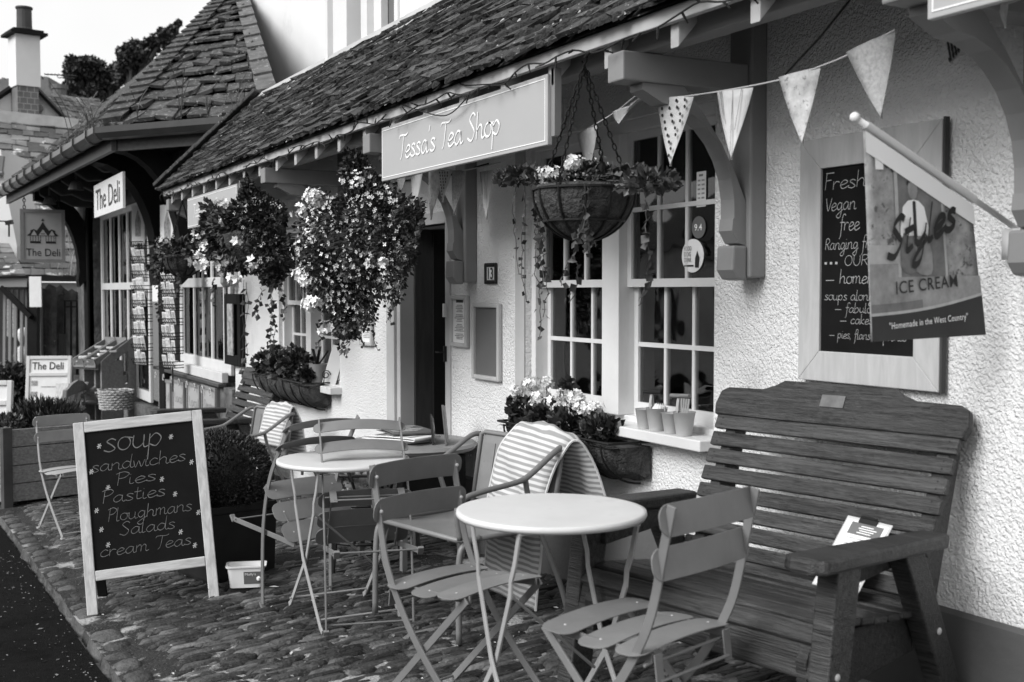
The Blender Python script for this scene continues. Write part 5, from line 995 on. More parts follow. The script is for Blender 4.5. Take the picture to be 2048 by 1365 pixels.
stm.tube([(0, -.02, .36), (0, -.02, .5)], .02); obj('stem', stm, m_stem, sp)
# wooden planter of heathers
pb = thing('wooden_planter', 'big weathered board planter with dark grassy plants beside the kerb', 'planter', (-11.55, -1.72, gz(-11.55, -1.72)), math.radians(16)); 
W_, Dp, H_ = .92, .9, .70
for i in range(4):
    z = .06+i*.16; b = MB(); b.bx(-Dp/2, -Dp/2+.03, -W_/2+.03, W_/2-.03, z, z+.153); b.bx(Dp/2-.03, Dp/2, -W_/2+.03, W_/2-.03, z, z+.153); b.bx(-Dp/2+.03, Dp/2-.03, -W_/2, -W_/2+.03, z, z+.153); b.bx(-Dp/2+.03, Dp/2-.03, W_/2-.03, W_/2, z, z+.153); obj('board', b, m_oldwood, pb, bevel=.004)
for sx in (-1, 1):
    for sy in (-1, 1): b = MB(); b.bx(sx*Dp/2-.045 if sx > 0 else -Dp/2-.025, Dp/2+.025 if sx > 0 else -Dp/2+.045, sy*W_/2-.07 if sy > 0 else -W_/2-.01, W_/2+.01 if sy > 0 else -W_/2+.07, 0, .715); obj('corner_post', b, M('dark_corner_post', .05, .7, .4) if (sx, sy) == (-1, -1) else bpy.data.materials['dark_corner_post'], pb, bevel=.004)
b = MB(); b.bx(-Dp/2+.03, Dp/2-.03, -W_/2+.03, W_/2-.03, .5, .64); obj('soil', b, m_mortar, pb)
lf = MB(); P, D_ = blob_pts(1500, (.05, .10, .74), .34, (.9, 1, .5), seed=31); add_leaves(lf, P, D_*.6+np.array([0, 0, .9]), .11, asp=.12, mats=(6, 2, .6)); P, D_ = blob_pts(360, (.2, -.32, .72), .15, (1, 1, .7), seed=33); add_leaves(lf, P, D_+np.array([0, 0, .5]), .05, mats=(3, 3, 3)); obj('foliage', lf, LM, pb)
# dark shrub beside the shelter and rooftop weeds
bs = thing('leafy_bush', 'dark leafy bush below the slatted shelter', 'bush', tuple(dp(40, 800, 18.5)))
lf, stm = MB(), MB(); cc = Vector(bs.location)
for px, py, r, n in ((20, 765, .30, 700), (48, 775, .24, 500), (60, 790, .16, 260), (12, 790, .26, 400), (40, 800, .2, 300)): P, D_ = blob_pts(n, tuple(dp(px, py, 18.5)-cc), r, seed=px*3); add_leaves(lf, P, D_, .09, asp=.8, mats=(6, 2, .5))
obj('foliage', lf, LM, bs); stm.tube([(0, 0, -.8), (0, 0, .1)], .03); obj('stem', stm, m_stem, bs)
def weed(label, base, ln, n, sp_, mat):
    b = MB()
    for i in range(n):
        a = random.uniform(0, 6.28); p = Vector(base)+V(random.gauss(0, sp_), random.gauss(0, sp_*.4), 0); l = ln*random.uniform(.5, 1.1); b.tube(catmull([p, p+V(math.cos(a)*l*.12, math.sin(a)*l*.12, l*.6), p+V(math.cos(a)*l*.35, math.sin(a)*l*.35, l)], 3), .004, 4, scale=None)
        PP = np.array([tuple(p+V(0, 0, l*q)) for q in (.2, .4, .55, .7, .85)]); 
    tag(obj('roof_weed', b, mat), label, 'weed', 'weeds growing along the gutters')
weed('tall weed tuft growing in the deli gutter near its corner', c_near+V(-1.1, -.02, .05), .45, 9, .10, m_leaf); weed('dry stalk standing at the middle of the deli gutter', c_near+V(-2.5, -.02, .05), .75, 4, .06, m_leaf)
for f, l_ in ((.18, 'shortest thin weed on the side gutter of the deli'), (.45, 'tallest thin weed on the side gutter of the deli'), (.62, 'thin upright weed between two others on the side gutter'), (.78, 'small weed on the side gutter close to the tea shop roof')): weed(l_, c_near.lerp(c_ch, f)+V(0, 0, .06), .34 if 'tallest' not in l_ else .5, 3, .02, m_leaf)
weed('dry grass growing on the cottage gutter above the rubble wall', dp(135, 552, 21.8), .9, 26, .35, m_petal2)
# trees beyond the roofs
def tree(label, blobs, dep, base):
    c = dp(*base, dep); t = thing('broadleaf_tree', label, 'tree', tuple(c), group='trees on the hill beyond the roofs'); lf = MB(); tr = MB(); k = dep/FPX
    tips = []
    for i, (px, py, r, n) in enumerate(blobs):
        q = dp(px, py, dep+random.uniform(-1, 1)*r*k)-c; P, D_ = blob_pts(n, tuple(q), r*k, (1, 1, .9), lumps_=16, amp=.45, inner=.55, seed=int(px+py)); add_leaves(lf, P, D_, .38*dep/100, asp=.75, mats=(6, 3, .5), rnd=.8); tips.append(q)
    h = max(q.z for q in tips); tr.tube([(0, 0, -10), (0, 0, h*.35)], .5*dep/100, 8, scale=[1.2, .6]); 
    for q in tips: tr.tube(catmull([V(0, 0, h*.1), q*.45+V(0, 0, h*.15), q], 3), .16*dep/100, 6)
    obj('crown', lf, LM, t); obj('trunk', tr, m_stem, t)
tree('tallest rounded dark tree at the end of the tree row, next to the aerial', [(158, 135, 28, 900), (185, 138, 22, 700), (150, 165, 22, 600), (180, 172, 28, 800), (165, 195, 34, 800), (140, 190, 18, 300), (190, 195, 20, 500)], 95, (168, 230))
tree('low dark tree between the rounded tree and the taller one', [(205, 150, 18, 500), (222, 158, 24, 700), (210, 180, 26, 700), (236, 140, 16, 400), (200, 128, 9, 120)], 97, (215, 230))
tree('dark tree rising close to the sloping deli roof', [(260, 105, 22, 700), (282, 100, 22, 700), (300, 95, 18, 500), (250, 125, 22, 600), (275, 130, 28, 800), (245, 150, 20, 500), (310, 85, 16, 300), (328, 72, 16, 320)], 92, (262, 230))
tree('small tree top showing above the ridge of the deli', [(345, 60, 12, 260), (330, 78, 16, 300), (356, 48, 7, 90), (340, 85, 18, 300)], 90, (345, 200))
# ================================================================ THINGS ON THE WALL AND AROUND
def framed(name, label, cat, p0, p1, fw, fm, pm, y0=-.028, group=None, proud=.028):
    a, b = p0, p1; t = thing(name, label, cat, (a[0], -.001, a[1]), group=group); W_, H_ = b[0]-a[0], b[1]-a[1]; f = MB()
    for x0, x1, z0, z1 in ((0, fw, 0, H_), (W_-fw, W_, 0, H_), (fw, W_-fw, 0, fw), (fw, W_-fw, H_-fw, H_)): f.bx(x0, x1, -proud, 0, z0, z1)
    obj('frame', f, fm, t, bevel=min(.008, fw*.3)); p = MB(); p.bx(fw, W_-fw, -proud*.35, -.002, fw, H_-fw); obj('panel', p, pm, t); return t, W_, H_
# house number
t, W_, H_ = framed('house_number', 'small dark tile with white number 13 on the roughcast wall', 'house number', (-5.757, 1.47), (-5.615, 1.585), .022, m_ink, m_paper, proud=.014)
l = MB(); font_text(l, '13', (.04, -.007, .026), (1, 0, 0), (0, 0, 1), W_-.08, H_-.052, off=.012); obj('digits', l, m_ink, t)
# empty notice frame and menu frames
t, W_, H_ = framed('notice_frame', 'pale frame with an empty grey panel beside the window', 'notice board', (-5.890, .945), (-5.560, 1.368), .026, m_fascia, m_signgrey)
def menu_frame(label, a, b):
    t, W_, H_ = framed('framed_menu', label, 'menu frame', a, b, .026, m_fascia, m_paper, group='framed menus on either side of the door'); l = MB(); l.bx(W_*.30, W_*.70, -.0115, -.0105, H_*.86, H_*.92); n = 22
    for i in range(n):
        z = H_*(.80-.68*i/n); w_ = W_*random.uniform(.14, .30); 
        if i % 6 != 5: l.bx(W_/2-w_, W_/2+w_*.9, -.0112, -.0105, z, z+.005, mi=1)
    obj('print', l, [m_ink, m_greyp], t)
menu_frame('framed paper menu between the door and the empty notice frame', (-6.185, 1.112), (-5.955, 1.408)); menu_frame('framed paper menu on the far side of the door under the flowers', (-7.66, 1.06), (-7.43, 1.42))
# the big chalk noticeboard
m_nbf = M('bare_board_frame', .40, .65, .12, 5, bump=.1, bs=30, grain=(6, 6, 1)); t = thing('framed_chalkboard', 'large pale-framed chalk noticeboard listing soups and cakes behind the flag', 'notice board', (-3.215, -.012, 1.118)); W_, H_, fw = .635, .842, .105; prd = .024
f = MB(); ins = fw
for a, b, c, d in (((0, 0), (W_, 0), (W_-ins, ins), (ins, ins)), ((0, H_), (W_, H_), (W_-ins, H_-ins), (ins, H_-ins))): pass
quads = [[(0, 0), (W_, 0), (W_-ins, ins), (ins, ins)], [(W_, 0), (W_, H_), (W_-ins, H_-ins), (W_-ins, ins)], [(W_, H_), (0, H_), (ins, H_-ins), (W_-ins, H_-ins)], [(0, H_), (0, 0), (ins, ins), (ins, H_-ins)]]
for qd in quads:
    b = MB(); b.prism([(x, 0, z) for x, z in qd], (0, -prd, 0)); obj('frame_rail', b, m_nbf, t, bevel=.003)
b = MB(); b.bx(ins, W_-ins, -.014, -.004, ins, H_-ins); obj('chalkboard', b, m_board, t)
b = MB(); b.bx(W_+.001, W_+.008, -prd+.004, 0, -.003, H_+.006); obj('shaded_edge', b, M('edge_shade', .04, .6), t)  # added dark strip: shade of the frame's unlit side, put into the colour
l = MB(); ip = W_-2*ins; IH = H_-2*ins
for tx, xx, yy, wd, sz in (('Freshly', .02, .88, .62, .028), ('Vegan', .04, .765, .34, .026), ('free', .20, .655, .22, .028), ('Ranging from', .04, .555, .62, .022), ('OUR', .26, .465, .26, .020), ('- homemade', .05, .37, .78, .024), ('soups alongside', .04, .28, .72, .018), ('- fabulous', .16, .215, .50, .017), ('- cakes', .22, .155, .36, .017), ('- pies, flans & quiches', .10, .075, .82, .016)):
    fit_script(l, tx, (ins+ip*xx, -.014, ins+IH*yy), (1, 0, 0), (0, 0, 1), ip*wd, sz, slant=.12, pen=.105, contrast=.4, lift=.002, jit=.05)
for i in range(3): l.bx(ins+ip*(.04+.06*i), ins+ip*(.065+.06*i), -.0165, -.0155, ins+IH*.475, ins+IH*.488)
obj('chalk_writing', l, m_chalk2, t)
# ice cream flag on its pole
XFL = -2.33; tipp, basep = xp(1710, 235, XFL), xp(2075, 487, XFL)
t = thing('ice_cream_flag', 'printed ice cream flag hanging from a slanted white pole above the bench', 'flag'); b = MB(); dd = (tipp-basep); b.tube([basep, tipp], .0085, 10); b.ball(tuple(tipp), .014, 8); b.bx(XFL-.03, XFL+.03, -.03, -.001, basep.z-.05, basep.z+.04); obj('pole', b, m_white, t, smooth=True)
A_, B_ = xp(1727, 262, XFL), xp(1944, 412, XFL); C_, D2 = xp(1969, 670, XFL), xp(1742, 684, XFL)
def fl_pt(s, v): top = A_.lerp(B_, s); bot = D2.lerp(C_, s); p = top.lerp(bot, v); return p+V(.0012*math.sin(s*5+v*2), 0, 0)
def fl_full(s, h):      # h: 0 at the level of the bottom edge, 1 at the top of the hoist
    top = A_.lerp(B_, s); bot = D2.lerp(C_, s); full = (A_-D2).length; loc = (top-bot).length; return fl_pt(s, 1-min(1, h*full/loc))
b = MB(); n = 14; [b.v.append(tuple(fl_pt(i/n, j/n))) for i in range(n+1) for j in range(n+1)]; fs = [(i*(n+1)+j, i*(n+1)+j+1, (i+1)*(n+1)+j+1, (i+1)*(n+1)+j) for i in range(n) for j in range(n)]; b.f = fs; b.m = [0]*len(fs); o = len(b.v)
cl_ = obj('cloth', b, M('flag_stone_print', .30, .8, .35, 26, spots=[(.09, 38, .56, .06)]), t, smooth=True)
sm = cl_.modifiers.new('thickness', 'SOLIDIFY'); sm.thickness = .0015; sm.offset = -1
sl2 = MB(); k = 10; vs = []
for i in range(k+1):
    p = basep.lerp(tipp, .0); s = i/k; q = A_.lerp(B_, s); ax = dd.normalized(); cc = basep+ax*((q-basep).dot(ax))
    for j in range(8): a = 6.283*j/8; e = ax.cross(V(1, 0, 0)).normalized(); vs.append(cc+(V(1, 0, 0)*math.cos(a)+e*math.sin(a))*.0125)
    vs[-8:] = vs[-8:]
sl2.add(vs, [(i*8+j, i*8+(j+1) % 8, (i+1)*8+(j+1) % 8, (i+1)*8+j) for i in range(k) for j in range(8)]); obj('sleeve', sl2, m_white, t, smooth=True)
def flag_patch(name, pts, mat, lift, sub=8, parent=t):
    """a printed shape on the flag, cut into strips so that it follows the cloth"""
    m = MB(); zs = [p[1] for p in pts]; 
    m.add([fl_full(*p)+V(lift, 0, 0) for p in pts], [tuple(range(len(pts)))]); return m
pr = MB(); mats_ = [m_ink, M('flag_mid_grey', .16, .8, .3, 20), M('flag_pale', .40, .8, .2, 20), M('flag_light', .27, .8, .3, 20), M('flag_dark', .03, .8, .2), m_letter]
def strip(xs, lo, hi, mi, lift):
    n = len(xs); vs = []
    for x, a, c in zip(xs, lo, hi): vs += [fl_full(x, a)+V(lift, 0, 0), fl_full(x, c)+V(lift, 0, 0)]
    pr.add(vs, [(2*i, 2*i+2, 2*i+3, 2*i+1) for i in range(n-1)], mi)
def band(x0, x1, lo, hi, mi, lift, n=10):
    xs = [x0+(x1-x0)*i/n for i in range(n+1)]; strip(xs, [lo(x) if callable(lo) else lo for x in xs], [hi(x) if callable(hi) else hi for x in xs], mi, lift)
topof = lambda s: (A_.lerp(B_, s)-D2.lerp(C_, s)).length/(A_-D2).length
band(.27, .68, .20, lambda s: topof(s)-.02, 1, .003); band(.245, .275, .20, lambda s: topof(s)-.02, 2, .0034); band(.68, .70, .20, lambda s: topof(s)-.02, 2, .0034)   # doorway
band(.0, .25, .37, .46, 2, .0036); band(.0, .25, .27, .37, 3, .0034); band(.0, .27, .22, .28, 1, .0034)
cv = lambda s: .12+.085*s-.02*math.sin(s*3.1)
band(0, 1, .0, cv, 4, .0045, 16); band(0, 1, cv, lambda s: cv(s)+.014, 2, .005, 16); band(0, .45, lambda s: cv(s)+.014, lambda s: cv(s)+.055, 1, .0046)
# the shop keeper printed on the flag: head, hair, shirt, tie, apron and trousers
strip([.365, .38, .41, .44, .455], [.72, .69, .678, .69, .72], [.745, .765, .77, .765, .745], 3, .0045); strip([.355, .38, .41, .44, .465], [.745, .762, .766, .762, .745], [.765, .795, .803, .795, .765], 4, .0050)
strip([.28, .31, .36, .41, .46, .51, .545], [.48, .52, .50, .50, .50, .52, .48], [.54, .645, .675, .68, .675, .645, .54], 5, .0046); strip([.40, .415, .43], [.50, .49, .50], [.67, .675, .67], 4, .0052)
strip([.27, .30, .36, .41], [.36, .33, .32, .33], [.44, .49, .505, .505], 1, .0049); strip([.41, .45, .50, .54, .56], [.33, .315, .31, .315, .34], [.505, .505, .50, .47, .42], 3, .0049); band(0, 1, lambda s: cv(s)+.014, .305, 3, .0041, 12)
band(.08, .15, .82, .88, 5, .0045, 3); band(.17, .20, .83, .88, 0, .0045, 2); band(0, 1, lambda s: topof(s)-.10, lambda s: topof(s), 5, .0062, 12)
obj('printed_picture', pr, mats_, t)
l = MB(); tmp = MB(); fit_script(tmp, 'Styles', (.13, .385, 0), (1, 0, 0), (0, 1, 0), .66, .088, slant=.34, pen=.40, contrast=.70, nib=1.15, lift=0)
l.add([fl_full(x, y+.25*(x-.13))+V(.0092, 0, 0) for x, y, z in tmp.v], tmp.f)
for body, x, y, w_, h_, mi in (('ICE CREAM', .21, .222, .56, .062, 0), ('"Homemade in the West Country"', .14, .045, .70, .042, 1)):
    uv, fs = font_mesh(body, 0, 1.08, .007 if mi == 0 else .003); l.add([fl_full(x+a*w_, y+c*h_+.03*a)+V(.008, 0, 0) for a, c in uv], fs, mi)
obj('lettering', l, [m_ink, m_letter], t)
# bunting
m_flags = [M('bunting_plain', .52, .9, .12, 20, bump=.2, bs=150), M('bunting_floral', .45, .9, .35, 22, spots=[(.22, 60, .58, .05)]), M('bunting_woven', .32, .9, .25, 90)]
def bunting(label, P, flags, name='bunting'):
    t = thing(name, label, 'bunting', group='strings of cloth bunting'); b = MB(); b.tube(catmull(P, 5), .003, 5); obj('string', b, m_string, t)
    for (a, c, tipq, kind) in flags:
        a, c, q = Vector(a), Vector(c), Vector(tipq); m = MB(); n = 8; vs = []; nd = (c-a).cross(q-a).normalized()
        if nd.y > 0: nd.negate()
        for i in range(n+1):
            k = i/n
            for j in range(5): e = j/4; p = a.lerp(q, k).lerp(c.lerp(q, k), e); vs.append(p+nd*(.006*math.sin(e*4+k*3)))
        m.add(vs, [(i*5+j, i*5+j+1, (i+1)*5+j+1, (i+1)*5+j) for i in range(n) for j in range(4)]); f = obj('pennant', m, m_flags[kind % 3], t, smooth=True); s = f.modifiers.new('t', 'SOLIDIFY'); s.thickness = .0018; s.offset = -1
        if kind == 3:
            d = MB()
            for i in range(9):
                k = .06+i*.098; nn = max(1, round(4.2*(1-k)))
                for j in range(nn):
                    e = (j+.5+.2*(i % 2)-.1)/nn; p = a.lerp(q, k).lerp(c.lerp(q, k), e)+nd*.0085; u_ = (c-a).normalized(); d.add([p+u_*(.007*math.cos(x))+V(0, 0, .0065*math.sin(x)) for x in [y*.785 for y in range(8)]], [tuple(range(8))])
            obj('polka_dots', d, m_ink, f)
        if kind == 6:
            d = MB()
            for e in (.12, .17, .5, .75): 
                p0, p1 = a.lerp(c, e)+nd*.008, a.lerp(c, e).lerp(q, .9-abs(e-.5)*1.3)+nd*.008; d.bar([p0, p1], .003, .0006, side=(c-a))
            obj('printed_stripes', d, m_greyp, f)
    return t
YB = -.42; w3 = lambda x, y, yy=YB: wp(x, y, yy)
bunting('bunting of cream and polka dot pennants strung across the wall towards the flag', [w3(1155, 270), w3(1230, 225), w3(1292, 178), w3(1310, 198), w3(1420, 186), w3(1560, 160), w3(1640, 133), w3(1700, 108), w3(1790, 60)],
        [(w3(1315, 198), w3(1387, 190), w3(1341, 333), 3), (w3(1435, 185), w3(1505, 175), w3(1463, 320), 6), (w3(1558, 155), w3(1640, 133), w3(1605, 290), 1), (w3(1693, 105), w3(1790, 60), w3(1763, 238), 2), (w3(1155, 270), w3(1194, 250), w3(1180, 345), 0), (w3(1226, 224), w3(1262, 210), w3(1238, 250), 0), (w3(1262, 210), w3(1290, 190), w3(1255, 222), 6)])
bunting('short string of patterned bunting seen below the largest sign', [w3(775, 330, -.35), w3(870, 335, -.35), w3(920, 342, -.35), w3(1000, 325, -.35)],
        [(w3(822, 340, -.35), w3(845, 340, -.35), w3(830, 425, -.35), 0), (w3(858, 340, -.35), w3(888, 340, -.35), w3(862, 440, -.35), 1), (w3(905, 342, -.35), w3(932, 340, -.35), w3(908, 432, -.35), 2), (w3(960, 345, -.35), w3(985, 340, -.35), w3(973, 440, -.35), 6), (w3(795, 340, -.35), w3(815, 340, -.35), w3(800, 395, -.35), 2), (w3(880, 342, -.35), w3(902, 342, -.35), w3(885, 405, -.35), 3)])
bunting('far pennants peeping under the corner sign at the top', [wp(1890, 20, -.3), wp(2000, 10, -.3), wp(2060, -10, -.3)], [(wp(1906, 25, -.3), wp(1942, 22, -.3), wp(1912, 65, -.3), 1), (wp(1996, 0, -.3), wp(2014, 0, -.3), wp(2010, 57, -.3), 0), (wp(1895, 70, -.1), wp(1928, 100, -.1), wp(1902, 128, -.1), 3)])
# dark cord crossing the wall
b = MB(); b.tube([w3(1700, 0), w3(1640, 75), w3(1570, 150)], .0035, 5); tag(obj('black_cord', b, m_iron), 'thin black cord slanting from the eaves to the bunting', 'cord')
# fairy lights
fl_ = thing('fairy_lights', 'string of dark unlit fairy lights looped along the eaves', 'fairy lights'); P = []; x = -11.1; i = 0
while x < -1.2:
    P.append(V(x, YE-.006-.008*math.sin(i*2.3), ZE-.055+.012*math.sin(i*1.9)+.016*math.sin(i*.7))); x += .11; i += 1
b = MB(); C2 = [Vector(p) for p in catmull([tuple(p) for p in P], 3)]; b.tube(C2, .0035, 5)
sag = [wp(px, py, YS-.03) for px, py in ((930, 140), (905, 152), (925, 170), (960, 170), (1010, 165), (1030, 145))]; b.tube(catmull([tuple(p) for p in sag], 4), .003, 5)
sag = [wp(px, py, YS-.03) for px, py in ((790, 205), (840, 222), (880, 232), (905, 225), (930, 200), (940, 185))]; b.tube(catmull([tuple(p) for p in sag], 4), .003, 5); obj('cable', b, m_iron, fl_)
bulb = None
for k, p in enumerate(C2[::3]):
    if k % 1: continue
    if bulb is None: m = MB(); m.tube([(0, 0, 0), (0, 0, -.022)], .0045, 6); m.tube([(0, 0, -.022), (0, 0, -.04)], .003, 6); bulb = obj('bulb', m, m_iron, fl_); o = bulb
    else: o = bulb.copy(); COL.objects.link(o); o.parent = fl_
    o.location = p; o.rotation_euler = (random.uniform(-.9, .9), random.uniform(-1.2, 1.2) + (3.14 if random.random() < .2 else 0), 0)
# things on the window sills
def bucket(mb, c, r0, r1, h): mb.lathe([(r0*.98, 0), (r0, .003), (r1, h), (r1+.003, h+.002), (r1-.002, h), (r0-.002, .01), (0, .01)], c, 20)
def twin(label, x, y, z, fill):
    t = thing('twin_bucket', label, 'bucket', (x, y, z), math.radians(8), group='small zinc twin buckets on the sill'); b = MB(); bucket(b, (-.042, 0, 0), .029, .041, .082); bucket(b, (.045, -.012, 0), .032, .046, .094); obj('buckets', b, m_zinc, t, smooth=True)
    b = MB(); b.bar([(.0, -.012, .075), (.0, -.008, .11), (.0, 0, .155)], .014, .003); b.bar([(.0, .012, .075), (.0, .008, .11), (.0, 0, .155)], .014, .003); obj('bracket', b, m_zinc, t)
    b = MB(); b.tube([(-.045, 0, .155), (.075, -.012, .162)], .009, 10); obj('handle', b, m_oldwood if fill else m_iron, t)
    if fill:
        b = MB(); 
        for k in range(4): b.tube([(.045+.01*k-.015, -.012, .06), (.05+.014*k-.02, -.012, .15)], .004, 5)
        obj('cutlery', b, m_zinc, t)
    else:
        b = MB()
        for k in range(5): b.prism([(.02+.014*k, -.03+.01*k, .08), (.05+.012*k, -.02, .085), (.04+.012*k, -.01, .115)], (0, .004, .002))
        obj('sachets', b, m_paper, t)
p = wp(1303, 835, -.045); twin('twin zinc bucket holding white sachets on the near window sill', p.x, -.045, .846, False)
p = wp(1357, 842, -.045); twin('twin zinc bucket holding cutlery on the near window sill', p.x, -.045, .846, True)
p = wp(638, 758, -.04); b = MB(); bucket(b, (0, 0, 0), .055, .075, .15); t = thing('sill_bucket', 'single white bucket on the far window sill', 'bucket', (p.x, -.04, .736)); obj('bucket', b, m_zinc, t, smooth=True); b = MB()
for k in range(6): b.bar([(random.uniform(-.04, .04), random.uniform(-.03, .03), .1), (random.uniform(-.09, .09), random.uniform(-.05, .05), .25+.05*random.random())], .02, .004)
obj('utensils', b, m_iron, t)
p = wp(657, 758, -.02); t = thing('leaning_board', 'pale board leaning against the far window jamb on the sill', 'board', (p.x, -.02, .736), rot=(math.radians(-4), math.radians(16), math.radians(60))); b = MB(); b.bx(-.05, .05, -.012, .0, 0, .30); obj('face', b, m_white, t, bevel=.002); b = MB(); b.bx(-.052, .052, .001, .02, 0, .30); obj('backing', b, m_iron, t)
# stickers and cards in the panes (they lie on the glass)
def card(name, label, cat, px, py, w_, h_, shape='rect'):
    p = wp(px, py, .068); t = thing(name, label, cat, (p.x, .068 if py < 565 else .108, p.z)); return t
t = card('round_sticker', 'white oval pub sticker in the upper window pane', 'sticker', 1385, 512, 0, 0); b = MB(); b.prism([(.075*math.cos(a), 0, .07*math.sin(a)) for a in [i*.2094 for i in range(30)]], (0, .003, 0)); obj('disc', b, m_paper, t)
l = MB()
for i, (tx, w_) in enumerate((('FOOD', .05), ('DOG', .045), ('DRINK', .05))): font_text(l, tx, (-.055, 0, .022-i*.024), (1, 0, 0), (0, 0, 1), w_, .018, lift=.002)
l.add([(.02, -.002, -.05), (.045, -.002, -.05), (.05, -.002, -.01), (.035, -.002, .02), (.02, -.002, -.01)], [(0, 1, 2, 3, 4)]); l.add([(-.055, -.002, -.045), (.01, -.002, -.045), (.01, -.002, -.038), (-.055, -.002, -.038)], [(0, 1, 2, 3)]); obj('print', l, m_ink, t)
t = card('rating_sticker', 'dark round sticker with the rating 9.4 above the oval one', 'sticker', 1397, 455, 0, 0); b = MB(); b.prism([(.046*math.cos(a), 0, .046*math.sin(a)) for a in [i*.2618 for i in range(24)]], (0, .003, 0)); obj('disc', b, m_signgrey, t); l = MB(); font_text(l, '9.4', (-.026, 0, -.014), (1, 0, 0), (0, 0, 1), .052, .028, off=.01); obj('digits', l, m_letter, t)
t = card('opening_hours_card', 'narrow white card in the top corner pane of the window', 'card', 1402, 380, 0, 0); b = MB(); b.bx(-.03, .032, 0, .002, -.07, .075); obj('paper', b, m_paper, t); l = MB()
for i in range(6): l.bx(-.02, -.004, -.002, -.0005, .035-i*.018, .042-i*.018); l.bx(.006, .024, -.002, -.0005, .035-i*.018, .042-i*.018)
l.bx(-.012, .014, -.002, -.0005, .055, .064); obj('print', l, m_greyp, t)
p = wp(1108, 755, .16); t = thing('window_display_sign', 'pale sign standing inside the window behind the geraniums', 'sign', (p.x-.14, .18, .86), rot=(math.radians(-14), 0, math.radians(4))); b = MB(); b.bx(0, .30, 0, .012, 0, .20); obj('board', b, m_sign, t, bevel=.004); l = MB(); fit_script(l, 'Tea', (.05, 0, .06), (1, 0, 0), (0, 0, 1), .2, .04, pen=.2); obj('lettering', l, m_letter, t)
p = wp(1290, 745, .25); t = thing('napkin_lamp', 'small white lamp shape standing inside the near window', 'lamp', (p.x, .25, .86)); b = MB(); b.lathe([(.05, 0), (.045, .02), (.02, .03), (.018, .1), (.05, .11), (.028, .21), (.0, .21)], (0, 0, 0), 14); obj('shade', b, m_white, t, smooth=True)
for i, px in enumerate((1120, 1350)):
    p = wp(px, 700, .9); t = thing('cafe_table', ('round', 'square')[i]+' tea table set inside the near window', 'table', (p.x, .95, -.0)); b = MB()
    if i == 0: b.lathe([(0, .74), (.4, .74), (.4, .76), (0, .76)], n=24)
    else: b.bx(-.4, .4, -.3, .3, .74, .765)
    obj('tabletop', b, m_cloth, t); b = MB(); b.lathe([(.2, 0), (.2, .02), (.03, .04), (.03, .74)], n=12); obj('pedestal', b, m_iron, t)
# book shelves seen through the open door
t = thing('book_shelves', 'tall dark shelves of folders just inside the open door', 'shelves', (-7.62, .85, -.3)); b = MB()
for z in (.0, .55, 1.12, 1.62, 2.1): b.bx(0, 1.5, 0, .3, z, z+.03)
b.bx(-.03, 0, 0, .3, 0, 2.15); b.bx(1.5, 1.53, 0, .3, 0, 2.15); b.bx(0, 1.5, .3, .31, 0, 2.15); obj('carcass', b, m_dark, t)
m_fold = M('folders', .09, .7, .3, 4)
for z in (.581, 1.151, 1.651):
    x = .02
    while x < 1.42: w_ = random.uniform(.025, .06); h_ = random.uniform(.30, .40); b = MB(); b.hexa([(x, .04, z), (x+w_, .04, z), (x+w_, .24, z), (x, .24, z), (x+.02, .04, z+h_), (x+w_+.02, .04, z+h_), (x+w_+.02, .24, z+h_), (x+.02, .24, z+h_)]); obj('folder', b, m_fold, t); x += w_+random.uniform(.002, .015)
# side table with newspapers, leaning menus, wrought iron basket
p = zp(865, 905, .60); t = thing('side_table', 'small side table beside the door holding newspapers', 'table', (-5.98, -.36, gz(-5.98, -.36)), math.radians(6)); b = MB(); b.lathe([(0, .62), (.36, .62), (.375, .64), (.36, .655), (0, .655)], n=36); obj('tabletop', b, m_trim, t, smooth=False)
b = MB(); b.bx(-.27, .27, -.2, .2, .30, .60); obj('cupboard', b, m_dark, t, bevel=.01)
for sx in (-1, 1):
    for sy in (-1, 1): b = MB(); b.bar([(sx*.25, sy*.18, 0), (sx*.22, sy*.16, .61)], .03, .03); obj('leg', b, m_trim, t)
tz = gz(-5.98, -.36)+.656
for i, (dx, dy, a, l_) in enumerate(((0, -.05, .2, 'lowest folded newspaper on the side table'), (.05, -.02, .5, 'newspaper in the middle of the pile on the side table'), (-.03, .02, -.1, 'topmost dark magazine on the side table'))):
    n_ = thing('newspaper', l_, 'newspaper', (-6.02+dx, -.38+dy, tz+.022*i), a, group='papers on the side table'); b = MB(); P = catmull([(-.16, 0, .0), (-.05, 0, .004), (.08, 0, .006), (.155, 0, .004), (.165, 0, .010), (.15, 0, .016), (.0, 0, .018), (-.155, 0, .014)], 3); b.sweep(P, [(-.12, -.002), (.12, -.002), (.12, .002), (-.12, .002)], side=(0, 1, 0)); obj('pages', b, m_paper if i < 2 else m_signgrey, n_)
    b = MB(); [b.bx(-.13+.045*k, -.10+.045*k, -.10, .10-.03*(k % 3), .0195, .0202) for k in range(6)]; obj('print', b, m_greyp, n_)
for i, (px, lean, l_) in enumerate(((905, .28, 'tall thin menu card leaning on the wall above the newspapers'), (890, .6, 'short menu card leaning beside the tall one on the side table'))):
    n_ = thing('menu_card', l_, 'menu', (-5.72-.06*i, -.26-.05*i, tz), rot=(math.radians(-6), lean*.5, math.radians(150))); b = MB(); b.bx(-.01, .14, -.004, .004, 0, .22-.05*i); obj('cover', b, m_signgrey if i == 0 else m_iron, n_); b = MB(); b.bx(.0, .13, -.006, -.0045, .02, .19-.05*i); obj('page', b, m_greyp, n_)
t = thing('wrought_iron_basket', 'wrought iron scroll stand lined with patterned cloth behind the farther table', 'plant stand', (-6.02, -.62, gz(-6.02, -.62))); b = MB(); R0, R1, Hh = .19, .27, .58
